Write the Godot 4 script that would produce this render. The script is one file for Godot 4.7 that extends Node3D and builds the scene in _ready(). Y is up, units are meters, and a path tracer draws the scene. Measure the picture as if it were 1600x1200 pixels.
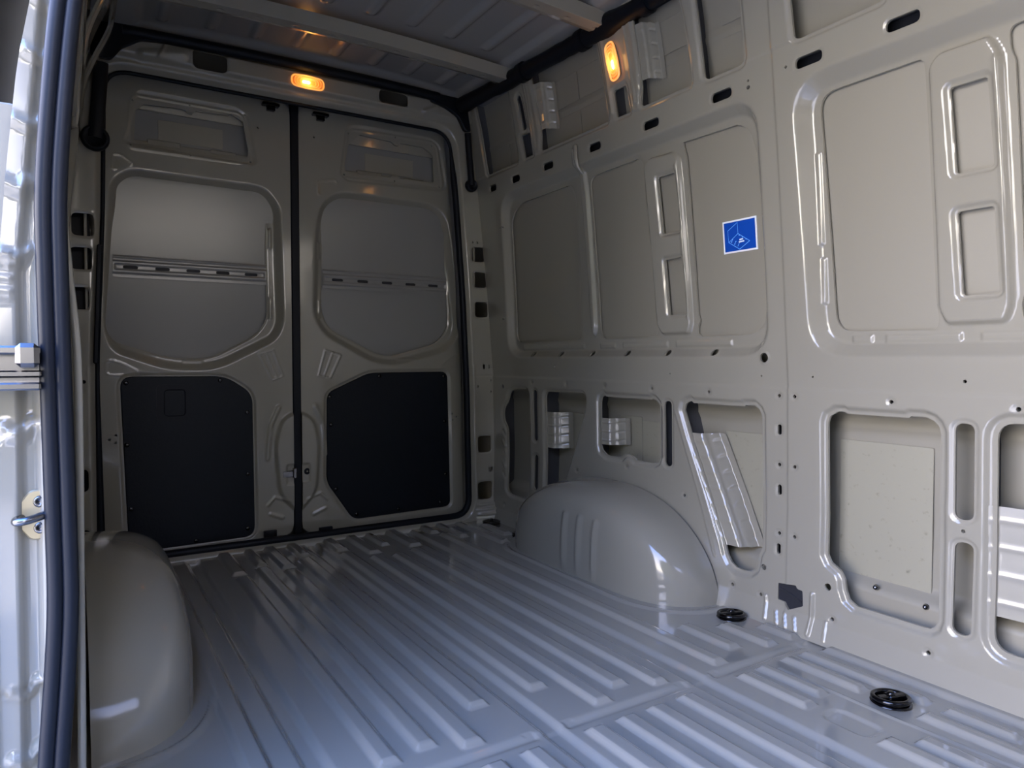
extends Node3D
# Interior of an empty panel van: x across (right wall at +x), y up, z towards the front. Rear doors stand near z = 0.

var paint: StandardMaterial3D
var paint_b: StandardMaterial3D
var satin: StandardMaterial3D
var pad_mat: StandardMaterial3D
var black: StandardMaterial3D
var rubber: StandardMaterial3D
var cavity_shade: StandardMaterial3D
var cavity_shade_pale: StandardMaterial3D
var floor_paint: StandardMaterial3D
var board: StandardMaterial3D
var gloss_black: StandardMaterial3D
var chrome: StandardMaterial3D
var zinc: StandardMaterial3D
var WY := [0.0, 0.06, 0.35, 0.7, 1.1, 1.3, 1.6, 1.85, 2.0]
var WX := [0.845, 0.868, 0.874, 0.866, 0.832, 0.812, 0.778, 0.748, 0.72]

# ---------------------------------------------------------------- pressed sheet metal
# A sheet on a grid of its own (u, v) with a depth field d and a hole field h (negative inside a hole).
class Sheet:
	var us: PackedFloat32Array
	var vs: PackedFloat32Array
	var bu: PackedFloat32Array
	var bv: PackedFloat32Array
	var d := PackedFloat32Array()
	var h := PackedFloat32Array()
	var nu := 0
	var nv := 0

	static func steps(runs: Array) -> PackedFloat32Array:
		var out := PackedFloat32Array()
		for r in runs:
			var n := maxi(1, roundi((r[1] - r[0]) / r[2]))
			for k in n:
				out.append(lerpf(r[0], r[1], float(k) / n))
		out.append(runs[-1][1])
		return out

	func _init(u: PackedFloat32Array, v: PackedFloat32Array) -> void:
		us = u
		vs = v
		nu = us.size()
		nv = vs.size()
		d.resize(nu * nv)
		h.resize(nu * nv)
		h.fill(0.02)
		bu.resize(nu)
		bv.resize(nv)

	func field(poly: PackedVector2Array, band: float, closed := true) -> Array:
		var lo := poly[0]
		var hi := poly[0]
		for p in poly:
			lo = lo.min(p)
			hi = hi.max(p)
		var i0 := us.bsearch(lo.x - band)
		var i1 := mini(us.bsearch(hi.x + band), nu - 1)
		var j0 := vs.bsearch(lo.y - band)
		var j1 := mini(vs.bsearch(hi.y + band), nv - 1)
		if i0 > i1 or j0 > j1 or i0 >= nu or j0 >= nv:
			return []
		var w := i1 - i0 + 1
		var s := PackedFloat32Array()
		s.resize(w * (j1 - j0 + 1))
		s.fill(band)
		var n := poly.size()
		for e in (n if closed else n - 1):
			var a := poly[e]
			var ab := poly[(e + 1) % n] - a
			var l2 := ab.length_squared()
			if l2 < 1e-12:
				continue
			var ia := maxi(i0, us.bsearch(minf(a.x, a.x + ab.x) - band))
			var ib := mini(i1, us.bsearch(maxf(a.x, a.x + ab.x) + band))
			var ja := maxi(j0, vs.bsearch(minf(a.y, a.y + ab.y) - band))
			var jb := mini(j1, vs.bsearch(maxf(a.y, a.y + ab.y) + band))
			for j in range(ja, jb + 1):
				var py := vs[j] - a.y
				var q := (j - j0) * w - i0
				for i in range(ia, ib + 1):
					var px := us[i] - a.x
					var t := clampf((px * ab.x + py * ab.y) / l2, 0.0, 1.0)
					var dx := px - ab.x * t
					var dy := py - ab.y * t
					var dd := sqrt(dx * dx + dy * dy)
					if dd < s[q + i]:
						s[q + i] = dd
		if closed:
			for j in range(j0, j1 + 1):
				var y := vs[j]
				var xs: Array[float] = []
				for e in n:
					var a := poly[e]
					var b := poly[(e + 1) % n]
					if (a.y > y) != (b.y > y):
						xs.append(a.x + (y - a.y) / (b.y - a.y) * (b.x - a.x))
				xs.sort()
				for k in range(0, xs.size() - 1, 2):
					for i in range(maxi(i0, us.bsearch(xs[k])), mini(i1 + 1, us.bsearch(xs[k + 1]))):
						s[(j - j0) * w + i - i0] *= -1.0
		return [i0, i1, j0, j1, s]

	# pushes the outline in by depth; the slope starts `out` outside the outline and is w wide
	func press(poly: PackedVector2Array, depth: float, w: float, out := 0.0) -> void:
		var f := field(poly, maxf(absf(out), absf(out - w)) + 0.004)
		if f.is_empty():
			return
		var s: PackedFloat32Array = f[4]
		var q := 0
		for j in range(f[2], f[3] + 1):
			for i in range(f[0], f[1] + 1):
				var t := clampf((out - s[q]) / w, 0.0, 1.0)
				if t > 0.0:
					d[j * nu + i] += depth * (t * t / 0.39 if t < 0.25 else (1.0 - (1.0 - t) * (1.0 - t) / 0.39 if t > 0.75 else (t - 0.125) / 0.75 * 0.9615 + 0.0193))
				q += 1

	# a ridge (negative) or groove (positive) of half width r along a line
	func bead(path: PackedVector2Array, r: float, depth: float, closed := false) -> void:
		var f := field(path, r, closed)
		if f.is_empty():
			return
		var s: PackedFloat32Array = f[4]
		var q := 0
		for j in range(f[2], f[3] + 1):
			for i in range(f[0], f[1] + 1):
				var t := 1.0 - absf(s[q]) / r
				if t > 0.0:
					d[j * nu + i] += depth * t * t * (3.0 - 2.0 * t)
				q += 1

	func hole(poly: PackedVector2Array) -> void:
		var f := field(poly, 0.02)
		if f.is_empty():
			return
		var s: PackedFloat32Array = f[4]
		var q := 0
		for j in range(f[2], f[3] + 1):
			for i in range(f[0], f[1] + 1):
				h[j * nu + i] = minf(h[j * nu + i], s[q])
				q += 1

	func keep(poly: PackedVector2Array) -> void:   # all outside the outline is cut away
		var f := field(poly, 0.02)
		var keeps := PackedFloat32Array()
		keeps.resize(nu * nv)
		keeps.fill(-0.02)
		var s: PackedFloat32Array = f[4]
		var q := 0
		for j in range(f[2], f[3] + 1):
			for i in range(f[0], f[1] + 1):
				keeps[j * nu + i] = -s[q]
				q += 1
		for k in nu * nv:
			h[k] = minf(h[k], keeps[k])

	func mesh(org: Vector3, U: Vector3, V: Vector3, N: Vector3, rim := 0.006, span := Rect2()) -> ArrayMesh:
		var ia := 0 if span.size.x == 0.0 else us.bsearch(span.position.x)
		var ib := nu - 1 if span.size.x == 0.0 else mini(us.bsearch(span.end.x), nu - 1)
		var ja := 0 if span.size.x == 0.0 else vs.bsearch(span.position.y)
		var jb := nv - 1 if span.size.x == 0.0 else mini(vs.bsearch(span.end.y), nv - 1)
		var pos := PackedVector3Array()
		var nor := PackedVector3Array()
		var idx := PackedInt32Array()
		var at := PackedInt32Array()
		at.resize(nu * nv)
		at.fill(-1)
		var flip := U.cross(V).dot(-N) > 0.0   # counter-clockwise would face the room, and Godot wants clockwise
		var g := PackedFloat32Array()
		g.resize(nu * nv)
		for j in nv:
			for i in nu:
				g[j * nu + i] = d[j * nu + i] + bu[i] + bv[j]
		for j in range(ja, jb + 1):
			var jm := maxi(j - 1, 0)
			var jp := mini(j + 1, nv - 1)
			for i in range(ia, ib + 1):
				var k := j * nu + i
				var used := h[k] >= 0.0
				if not used:
					continue
				var im := maxi(i - 1, 0)
				var ip := mini(i + 1, nu - 1)
				var gu := (g[j * nu + ip] - g[j * nu + im]) / (us[ip] - us[im])
				var gv := (g[jp * nu + i] - g[jm * nu + i]) / (vs[jp] - vs[jm])
				at[k] = pos.size()
				pos.append(org + U * us[i] + V * vs[j] + N * g[k])
				nor.append((U * gu + V * gv - N).normalized())
		var cross := {}
		for j in range(ja, jb):
			for i in range(ia, ib):
				var k := j * nu + i
				var c := [k, k + 1, k + nu + 1, k + nu]
				var a0 := at[k]
				var a1 := at[k + 1]
				var a2 := at[k + nu + 1]
				var a3 := at[k + nu]
				if a0 >= 0 and a1 >= 0 and a2 >= 0 and a3 >= 0:
					if flip:
						idx.append_array([a0, a2, a1, a0, a3, a2])
					else:
						idx.append_array([a0, a1, a2, a0, a2, a3])
					continue
				if a0 < 0 and a1 < 0 and a2 < 0 and a3 < 0:
					continue
				var poly: Array[int] = []
				var is_cross: Array[bool] = []
				for e in 4:
					var ka: int = c[e]
					var kb: int = c[(e + 1) % 4]
					if at[ka] >= 0:
						poly.append(at[ka])
						is_cross.append(false)
					if (at[ka] >= 0) != (at[kb] >= 0):
						var key := mini(ka, kb) * 2 + (0 if absi(ka - kb) == 1 else 1)
						if not cross.has(key):
							var t := clampf(h[ka] / (h[ka] - h[kb]), 0.02, 0.98)
							var uu := lerpf(us[ka % nu], us[kb % nu], t)
							var vv := lerpf(vs[ka / nu], vs[kb / nu], t)
							cross[key] = pos.size()
							pos.append(org + U * uu + V * vv + N * lerpf(g[ka], g[kb], t))
							nor.append(nor[at[ka] if at[ka] >= 0 else at[kb]])
						poly.append(cross[key])
						is_cross.append(true)
				for e in range(1, poly.size() - 1):
					if flip:
						idx.append_array([poly[0], poly[e + 1], poly[e]])
					else:
						idx.append_array([poly[0], poly[e], poly[e + 1]])
				if rim > 0.0:
					for e in poly.size():
						var f := (e + 1) % poly.size()
						if is_cross[e] and is_cross[f]:
							var p := pos[poly[e]]
							var q := pos[poly[f]]
							var out := (q - p).cross(N).normalized()
							var mid := (h[c[1]] + h[c[2]] - h[c[0]] - h[c[3]]) * U + (h[c[2]] + h[c[3]] - h[c[0]] - h[c[1]]) * V
							if out.dot(mid) > 0.0:
								out = -out
							var b := pos.size()
							pos.append_array([p, q, q + N * rim, p + N * rim])
							nor.append_array([out, out, out, out])
							if (q - p).cross(N).dot(out) > 0.0:
								idx.append_array([b, b + 2, b + 1, b, b + 3, b + 2])
							else:
								idx.append_array([b, b + 1, b + 2, b, b + 2, b + 3])
		var arr := []
		arr.resize(Mesh.ARRAY_MAX)
		arr[Mesh.ARRAY_VERTEX] = pos
		arr[Mesh.ARRAY_NORMAL] = nor
		arr[Mesh.ARRAY_INDEX] = idx
		var m := ArrayMesh.new()
		m.add_surface_from_arrays(Mesh.PRIMITIVE_TRIANGLES, arr)
		return m

# ---------------------------------------------------------------- helpers
func P(a: Array) -> PackedVector2Array:
	var out := PackedVector2Array()
	for k in range(0, a.size() - 1, 2):
		out.append(Vector2(a[k], a[k + 1]))
	return out

func rect(x0: float, y0: float, x1: float, y1: float, r := 0.0) -> PackedVector2Array:
	return soft(P([x0, y0, x1, y0, x1, y1, x0, y1]), r)

func soft(p: PackedVector2Array, r: float, n := 5) -> PackedVector2Array:   # rounds the corners
	if r <= 0.0:
		return p
	var out := PackedVector2Array()
	for k in p.size():
		var b := p[k]
		var a := p[(k + p.size() - 1) % p.size()]
		var c := p[(k + 1) % p.size()]
		var cut := minf(r, 0.48 * minf(b.distance_to(a), b.distance_to(c)))
		var s := b + (a - b).normalized() * cut
		var e := b + (c - b).normalized() * cut
		for i in n + 1:
			var t := float(i) / n
			out.append(s.lerp(b, t).lerp(b.lerp(e, t), t))
	return out

func oval(x: float, y: float, rx: float, ry: float, n := 16) -> PackedVector2Array:
	var out := PackedVector2Array()
	for k in n:
		out.append(Vector2(x + rx * cos(TAU * k / n), y + ry * sin(TAU * k / n)))
	return out

func smooth_line(p: PackedVector3Array, per := 6) -> PackedVector3Array:
	var out := PackedVector3Array()
	for k in p.size() - 1:
		var a := p[maxi(k - 1, 0)]
		var d := p[mini(k + 2, p.size() - 1)]
		for i in per:
			out.append(p[k].cubic_interpolate(p[k + 1], a, d, float(i) / per))
	out.append(p[-1])
	return out

func xw(y: float) -> float:
	for k in WY.size() - 1:
		if y <= WY[k + 1]:
			return lerpf(WX[k], WX[k + 1], clampf((y - WY[k]) / (WY[k + 1] - WY[k]), 0.0, 1.0))
	return WX[-1]

func mat(c: Color, rough: float, metal := 0.0, spec := 0.5) -> StandardMaterial3D:
	var m := StandardMaterial3D.new()
	m.albedo_color = c
	m.roughness = rough
	m.metallic = metal
	m.metallic_specular = spec
	return m

func put(called: String, m: Mesh, material: Material, parent: Node3D = self, label := "") -> MeshInstance3D:
	var o := MeshInstance3D.new()
	o.name = called
	o.mesh = m
	o.material_override = material
	if label:
		o.set_meta("label", label)
	if parent == self:
		name_for(o, called)
	parent.add_child(o, true)
	return o

var taken := {}
func name_for(o: Node, called: String) -> void:
	taken[called] = taken.get(called, -1) + 1
	o.name = called if taken[called] == 0 else "%s_%03d" % [called, taken[called]]

func thing(called: String, label: String, category: String, at := Vector3.ZERO, group := "") -> Node3D:
	var o := Node3D.new()
	name_for(o, called)
	o.position = at
	tag(o, label, category, group)
	add_child(o)
	return o

func tag(o: Node, label: String, category: String, group := "") -> void:
	o.set_meta("label", label)
	o.set_meta("category", category)
	if group:
		o.set_meta("group", group)

func struct(called: String, m: Mesh, material: Material, label := "") -> MeshInstance3D:
	var o := put(called, m, material)
	o.set_meta("kind", "structure")
	if label:
		o.set_meta("label", label)
	return o

func finish(st: SurfaceTool) -> ArrayMesh:
	st.generate_normals()
	return st.commit()

func tri(st: SurfaceTool, a: Vector3, b: Vector3, c: Vector3) -> void:   # counter-clockwise in, clockwise out
	st.add_vertex(a)
	st.add_vertex(c)
	st.add_vertex(b)

func quad(st: SurfaceTool, a: Vector3, b: Vector3, c: Vector3, d: Vector3) -> void:
	tri(st, a, b, c)
	tri(st, a, c, d)

# a box with chamfered edges
func box(st: SurfaceTool, c: Vector3, s: Vector3, ch := 0.003, basis := Basis()) -> void:
	var hs := s * 0.5
	ch = minf(ch, 0.45 * minf(hs.x, minf(hs.y, hs.z)))
	st.set_smooth_group(-1)
	var ax := [Vector3(1, 0, 0), Vector3(0, 1, 0), Vector3(0, 0, 1)]
	for k in 3:
		var n: Vector3 = ax[k]
		var u: Vector3 = ax[(k + 1) % 3]
		var v: Vector3 = ax[(k + 2) % 3]
		var hn := hs[k]
		var hu := hs[(k + 1) % 3]
		var hv := hs[(k + 2) % 3]
		for sg: float in [-1.0, 1.0]:
			var o := n * hn * sg
			var q := [o - u * (hu - ch) - v * (hv - ch), o + u * (hu - ch) - v * (hv - ch), o + u * (hu - ch) + v * (hv - ch), o - u * (hu - ch) + v * (hv - ch)]
			if sg < 0:
				q.reverse()
			quad(st, c + basis * q[0], c + basis * q[1], c + basis * q[2], c + basis * q[3])
		for su: float in [-1.0, 1.0]:
			for sv: float in [-1.0, 1.0]:   # edges that run along n
				var p0: Vector3 = u * (hu * su) + v * ((hv - ch) * sv)
				var p1: Vector3 = u * ((hu - ch) * su) + v * (hv * sv)
				var e: Vector3 = n * (hn - ch)
				if su * sv > 0:
					quad(st, c + basis * (p0 - e), c + basis * (p1 - e), c + basis * (p1 + e), c + basis * (p0 + e))
				else:
					quad(st, c + basis * (p0 + e), c + basis * (p1 + e), c + basis * (p1 - e), c + basis * (p0 - e))
	for sx: float in [-1.0, 1.0]:
		for sy: float in [-1.0, 1.0]:
			for sz: float in [-1.0, 1.0]:
				var a := Vector3(hs.x * sx, (hs.y - ch) * sy, (hs.z - ch) * sz)
				var b := Vector3((hs.x - ch) * sx, hs.y * sy, (hs.z - ch) * sz)
				var e := Vector3((hs.x - ch) * sx, (hs.y - ch) * sy, hs.z * sz)
				if sx * sy * sz > 0:
					tri(st, c + basis * a, c + basis * b, c + basis * e)
				else:
					tri(st, c + basis * a, c + basis * e, c + basis * b)

func boxes(list: Array, ch := 0.003) -> ArrayMesh:
	var st := SurfaceTool.new()
	st.begin(Mesh.PRIMITIVE_TRIANGLES)
	for b in list:
		box(st, b[0], b[1], ch, b[2] if b.size() > 2 else Basis())
	return finish(st)

# a flat plate: outline in (u, v), thickness t towards N, front edge bevelled
func plate(poly: PackedVector2Array, org: Vector3, U: Vector3, V: Vector3, N: Vector3, t: float, bevel := 0.002) -> ArrayMesh:
	var st := SurfaceTool.new()
	st.begin(Mesh.PRIMITIVE_TRIANGLES)
	st.set_smooth_group(-1)
	if Geometry2D.is_polygon_clockwise(poly) == (U.cross(V).dot(N) > 0.0):
		poly = poly.duplicate()
		poly.reverse()
	var clean := PackedVector2Array()
	for p in poly:
		if clean.is_empty() or (p.distance_to(clean[-1]) > 0.0006 and p.distance_to(clean[0]) > 0.0006):
			clean.append(p)
	poly = clean
	var n := poly.size()
	var ins := PackedVector2Array()
	for k in n:
		var a := (poly[k] - poly[(k + n - 1) % n]).normalized()
		var b := (poly[(k + 1) % n] - poly[k]).normalized()
		var m := (a + b).normalized().orthogonal()
		var q1 := poly[k] + m * bevel
		var q2 := poly[k] - m * bevel
		ins.append(q1 if Geometry2D.is_point_in_polygon(q1, poly) else q2)
	var at := func(p: Vector2, z: float) -> Vector3: return org + U * p.x + V * p.y + N * z
	var ids := Geometry2D.triangulate_polygon(ins)
	for k in range(0, ids.size(), 3):
		var a: Vector3 = at.call(ins[ids[k]], t)
		var b: Vector3 = at.call(ins[ids[k + 1]], t)
		var c: Vector3 = at.call(ins[ids[k + 2]], t)
		if (b - a).cross(c - a).dot(N) > 0.0:
			tri(st, a, b, c)
			tri(st, a - N * t, c - N * t, b - N * t)
		else:
			tri(st, a, c, b)
			tri(st, a - N * t, b - N * t, c - N * t)
	for k in n:
		var f := (k + 1) % n
		quad(st, at.call(poly[k], t - bevel), at.call(poly[f], t - bevel), at.call(ins[f], t), at.call(ins[k], t))
		quad(st, at.call(ins[k], 0.0), at.call(ins[f], 0.0), at.call(poly[f], t - bevel), at.call(poly[k], t - bevel))
	return finish(st)

# a tube along a line; radii per point (or one), section squashed by `flat`
func tube(path: PackedVector3Array, radii, seg := 14, up := Vector3.UP, flat := 1.0) -> ArrayMesh:
	var pos := PackedVector3Array()
	var nor := PackedVector3Array()
	var idx := PackedInt32Array()
	var n := path.size()
	for k in n:
		var t := (path[mini(k + 1, n - 1)] - path[maxi(k - 1, 0)]).normalized()
		var a := up.cross(t).normalized()
		var b := t.cross(a)
		var r: float = radii if radii is float else radii[k]
		for s in seg:
			var w := TAU * s / seg
			pos.append(path[k] + (a * cos(w) + b * sin(w) * flat) * r)
			nor.append((a * cos(w) + b * sin(w) / flat).normalized())
	for k in n - 1:
		for s in seg:
			var a0 := k * seg + s
			var a1 := k * seg + (s + 1) % seg
			idx.append_array([a0, a1 + seg, a1, a0, a0 + seg, a1 + seg])
	for e: int in [0, n - 1]:
		var t := (path[mini(e + 1, n - 1)] - path[maxi(e - 1, 0)]).normalized() * (-1.0 if e == 0 else 1.0)
		var b0 := pos.size()
		for s in seg:
			pos.append(pos[e * seg + s])
			nor.append(t)
		for s in range(1, seg - 1):
			if e == 0:
				idx.append_array([b0, b0 + s, b0 + s + 1])
			else:
				idx.append_array([b0, b0 + s + 1, b0 + s])
	var arr := []
	arr.resize(Mesh.ARRAY_MAX)
	arr[Mesh.ARRAY_VERTEX] = pos
	arr[Mesh.ARRAY_NORMAL] = nor
	arr[Mesh.ARRAY_INDEX] = idx
	var m := ArrayMesh.new()
	m.add_surface_from_arrays(Mesh.PRIMITIVE_TRIANGLES, arr)
	return m

# turned about an axis: profile of (radius, height)
func lathe(prof: Array, org: Vector3, axis: Vector3, seg := 20, sx := 1.0) -> ArrayMesh:
	var st := SurfaceTool.new()
	st.begin(Mesh.PRIMITIVE_TRIANGLES)
	st.set_smooth_group(0)
	var a := axis.cross(Vector3(0.3, 0.2, 0.9) if absf(axis.z) < 0.9 else Vector3.RIGHT).normalized()
	var b := axis.cross(a)
	for k in prof.size() - 1:
		for s in seg:
			var c0 := a * cos(TAU * s / seg) * sx + b * sin(TAU * s / seg)
			var c1 := a * cos(TAU * (s + 1) / seg) * sx + b * sin(TAU * (s + 1) / seg)
			var p: Array = prof[k]
			var q: Array = prof[k + 1]
			quad(st, org + c0 * p[0] + axis * p[1], org + c1 * p[0] + axis * p[1], org + c1 * q[0] + axis * q[1], org + c0 * q[0] + axis * q[1])
	return finish(st)

# ---------------------------------------------------------------- the scene
func _ready() -> void:
	# camera
	var cam := Camera3D.new()
	cam.name = "camera"
	var yaw := atan2(690.0, 1100.0)
	var pitch := -atan2(38.0, 1100.0)
	var fwd := Vector3(sin(yaw) * cos(pitch), sin(pitch), -cos(yaw) * cos(pitch))
	cam.fov = rad_to_deg(2.0 * atan(600.0 / 1100.0))
	cam.near = 0.02
	add_child(cam)
	cam.look_at_from_position(Vector3(-0.88, 0.78, 3.06), Vector3(-0.88, 0.78, 3.06) + fwd)
	cam.current = true
	# sky and exposure
	var env := Environment.new()
	env.background_mode = Environment.BG_SKY
	env.sky = Sky.new()
	var sm := ProceduralSkyMaterial.new()
	sm.sky_top_color = Color(0.31, 0.54, 0.92)
	sm.sky_horizon_color = Color(1.0, 0.95, 0.87)
	sm.sky_curve = 0.35
	sm.ground_bottom_color = Color(0.42, 0.41, 0.39)
	sm.ground_horizon_color = Color(0.6, 0.6, 0.6)
	sm.sky_energy_multiplier = 1.3
	env.sky.sky_material = sm
	env.tonemap_mode = Environment.TONE_MAPPER_LINEAR
	env.tonemap_exposure = 9.3
	env.sdfgi_enabled = true
	env.ssao_enabled = true
	env.ssil_enabled = true
	var we := WorldEnvironment.new()
	we.name = "world_environment"
	we.environment = env
	add_child(we)
	# sun, from over the roof on the right, so that it falls on the ground beyond the van's shadow
	var sun := DirectionalLight3D.new()
	sun.name = "sun"
	sun.light_color = Color(1.0, 0.96, 0.9)
	sun.light_energy = 1.2
	sun.light_angular_distance = 0.5
	sun.shadow_enabled = true
	add_child(sun)
	sun.look_at_from_position(Vector3.ZERO, -Vector3(0.35, 0.88, -0.32))

	materials()
	ground()
	right_wall()
	left_wall()
	floor_and_ceiling()
	rear_frame()
	doors()
	front_wall()
	arches()
	hedge()
	lamps()
	black_trunking()
	lashing_rings()
	small_things()
	slide_door_pillar()

func materials() -> void:
	paint = mat(Color(0.578, 0.558, 0.502), 0.13)
	paint.clearcoat_enabled = true
	paint.clearcoat = 0.6
	paint.clearcoat_roughness = 0.06
	paint_b = mat(Color(0.54, 0.532, 0.51), 0.2)
	satin = mat(Color(0.57, 0.548, 0.488), 0.42)
	pad_mat = mat(Color(0.595, 0.575, 0.5), 0.62)
	black = mat(Color(0.035, 0.055, 0.085), 0.5, 0.0, 0.35)
	rubber = mat(Color(0.1, 0.115, 0.145), 0.38, 0.0, 0.35)
	board = mat(Color(0.03, 0.06, 0.09), 0.5, 0.0, 0.35)
	cavity_shade = mat(Color(0.1, 0.105, 0.12), 0.6)  # near-black tone painted in place of the shade inside slots and rails
	cavity_shade_pale = mat(Color(0.28, 0.28, 0.29), 0.6)  # paler version of the painted cavity shade, for the closing plates
	floor_paint = mat(Color(0.575, 0.56, 0.515), 0.07)
	floor_paint.clearcoat_enabled = true
	floor_paint.clearcoat = 0.8
	floor_paint.clearcoat_roughness = 0.02
	gloss_black = mat(Color(0.02, 0.02, 0.025), 0.15)
	chrome = mat(Color(0.5, 0.5, 0.51), 0.25, 1.0)
	zinc = mat(Color(0.78, 0.72, 0.58), 0.4, 0.75)
	var n := FastNoiseLite.new()
	n.seed = 5
	n.frequency = 0.05
	var nt := NoiseTexture2D.new()
	nt.width = 256
	nt.height = 256
	nt.seamless = true
	nt.noise = n
	board.heightmap_enabled = true
	board.heightmap_texture = nt
	board.heightmap_scale = 0.06
	board.uv1_triplanar = true
	board.uv1_scale = Vector3(6, 6, 6)
	var n2 := FastNoiseLite.new()
	n2.seed = 9
	n2.frequency = 0.02
	n2.fractal_octaves = 5
	var nt2 := NoiseTexture2D.new()
	nt2.width = 512
	nt2.height = 512
	nt2.seamless = true
	nt2.noise = n2
	var ramp := Gradient.new()
	ramp.offsets = PackedFloat32Array([0.0, 0.14, 0.26, 1.0])
	ramp.colors = PackedColorArray([Color(0.74, 0.75, 0.73), Color(0.94, 0.94, 0.93), Color(1, 1, 1), Color(1, 1, 1)])
	nt2.color_ramp = ramp
	pad_mat.albedo_texture = nt2
	pad_mat.uv1_triplanar = true
	pad_mat.uv1_scale = Vector3(3, 3, 3)

func ground() -> void:
	var st := SurfaceTool.new()
	st.begin(Mesh.PRIMITIVE_TRIANGLES)
	box(st, Vector3(0, -0.75, 0), Vector3(160, 0.2, 160), 0.0)
	var m := mat(Color(0.56, 0.55, 0.53), 0.9)
	var o := struct("ground", finish(st), m)
	o.set_meta("label", "pale paved ground outside the open van")

func right_wall() -> void:
	var s := Sheet.new(Sheet.steps([[0.1, 2.46, 0.004], [2.46, 4.24, 0.02]]), Sheet.steps([[0.0, 1.99, 0.004]]))
	for j in s.nv:
		s.bv[j] = xw(s.vs[j])
	wall_features(s)
	var wall := Node3D.new()
	name_for(wall, "wall_right")
	wall.set_meta("kind", "structure")
	wall.set_meta("label", "bare grey painted side wall pressed with window recesses and cut-outs")
	add_child(wall)
	for q in [["lower_panel", 0.0, 0.698], ["recess_panel", 0.698, 1.634], ["upper_panel", 1.634, 2.0]]:
		for zr in [[0.0, 1.766], [1.766, 4.3]]:
			put(q[0], s.mesh(Vector3.ZERO, Vector3.BACK, Vector3.UP, Vector3.RIGHT, 0.007, Rect2(zr[0], q[1], zr[1] - zr[0], q[2] - q[1])), paint, wall)
	# outer skin behind the openings
	var o := Sheet.new(Sheet.steps([[0.02, 4.3, 0.02]]), Sheet.steps([[-0.1, 2.1, 0.01]]))
	for j in o.nv:
		var y := o.vs[j]
		var dep := lerpf(0.1, 0.047, smoothstep(0.66, 0.82, y))
		dep = lerpf(dep, 0.07, smoothstep(1.5, 1.62, y))
		dep += 0.05 * smoothstep(0.2, 0.06, y) * 0.0
		o.bv[j] = xw(clampf(y, 0.05, 2.0)) + dep
	o.bead(P([0.02, 1.775, 4.3, 1.775]), 0.02, -0.004)
	o.bead(P([0.02, 0.6, 4.3, 0.6]), 0.018, -0.006)
	o.press(rect(0.0, -0.2, 4.4, 0.19), -0.035, 0.03)
	put("outer_skin", o.mesh(Vector3.ZERO, Vector3.BACK, Vector3.UP, Vector3.RIGHT, 0.0), satin, wall)
	var shell := boxes([[Vector3(1.06, 0.95, 2.15), Vector3(0.05, 2.3, 4.4)]], 0.01)
	put("shell", shell, satin, wall)
	var cl := SurfaceTool.new()  # plates added behind the openings, coloured dark so the cavities look shaded
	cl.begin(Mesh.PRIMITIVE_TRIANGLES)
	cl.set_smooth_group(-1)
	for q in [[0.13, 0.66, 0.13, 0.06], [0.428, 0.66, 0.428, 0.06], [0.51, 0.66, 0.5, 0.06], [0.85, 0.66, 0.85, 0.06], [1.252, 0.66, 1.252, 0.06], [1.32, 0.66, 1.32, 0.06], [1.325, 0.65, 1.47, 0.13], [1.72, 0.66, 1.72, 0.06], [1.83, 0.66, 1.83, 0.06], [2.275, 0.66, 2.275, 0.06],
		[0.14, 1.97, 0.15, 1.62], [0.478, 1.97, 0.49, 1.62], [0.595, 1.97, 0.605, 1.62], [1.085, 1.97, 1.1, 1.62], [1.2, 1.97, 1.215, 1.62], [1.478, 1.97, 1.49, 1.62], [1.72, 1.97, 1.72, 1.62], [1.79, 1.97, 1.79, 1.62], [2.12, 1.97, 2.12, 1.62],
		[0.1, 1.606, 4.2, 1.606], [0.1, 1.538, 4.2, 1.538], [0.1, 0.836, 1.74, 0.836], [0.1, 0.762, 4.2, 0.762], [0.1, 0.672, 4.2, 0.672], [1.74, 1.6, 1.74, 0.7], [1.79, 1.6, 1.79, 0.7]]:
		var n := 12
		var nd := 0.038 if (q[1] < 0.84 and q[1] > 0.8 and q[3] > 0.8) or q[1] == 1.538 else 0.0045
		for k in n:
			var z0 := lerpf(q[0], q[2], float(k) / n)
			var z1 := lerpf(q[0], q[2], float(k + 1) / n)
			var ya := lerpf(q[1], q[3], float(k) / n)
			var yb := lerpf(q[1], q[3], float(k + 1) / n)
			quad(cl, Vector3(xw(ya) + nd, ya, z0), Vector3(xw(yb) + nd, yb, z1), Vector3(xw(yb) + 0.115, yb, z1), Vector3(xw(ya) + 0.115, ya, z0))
	put("cavity_shade_panel", finish(cl), cavity_shade_pale, wall)
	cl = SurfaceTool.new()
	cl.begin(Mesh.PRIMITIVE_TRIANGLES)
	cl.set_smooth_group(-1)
	for q in [[0.1, 4.2, 1.54, 1.604, 0.06], [0.1, 1.78, 0.764, 0.834, 0.085], [1.83, 4.2, 0.676, 0.76, 0.08]]:  # dark strips added behind the slots, their colour stands for shade
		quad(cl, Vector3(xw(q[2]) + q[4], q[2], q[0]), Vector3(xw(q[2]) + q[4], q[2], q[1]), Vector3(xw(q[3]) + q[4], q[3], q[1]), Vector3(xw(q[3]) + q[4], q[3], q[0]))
	put("rail_shade_strip", finish(cl), cavity_shade, wall)
	for q in [[0.172, 2.0], [0.158, 2.13], [0.146, 2.25], [0.16, 1.666]]:
		put("stud", lathe([[0.008, 0.0], [0.007, 0.006], [0.004, 0.011], [0.0, 0.012]], Vector3(xw(0.15) + 0.066, q[0], q[1]), Vector3.LEFT, 12), chrome, wall)
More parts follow.
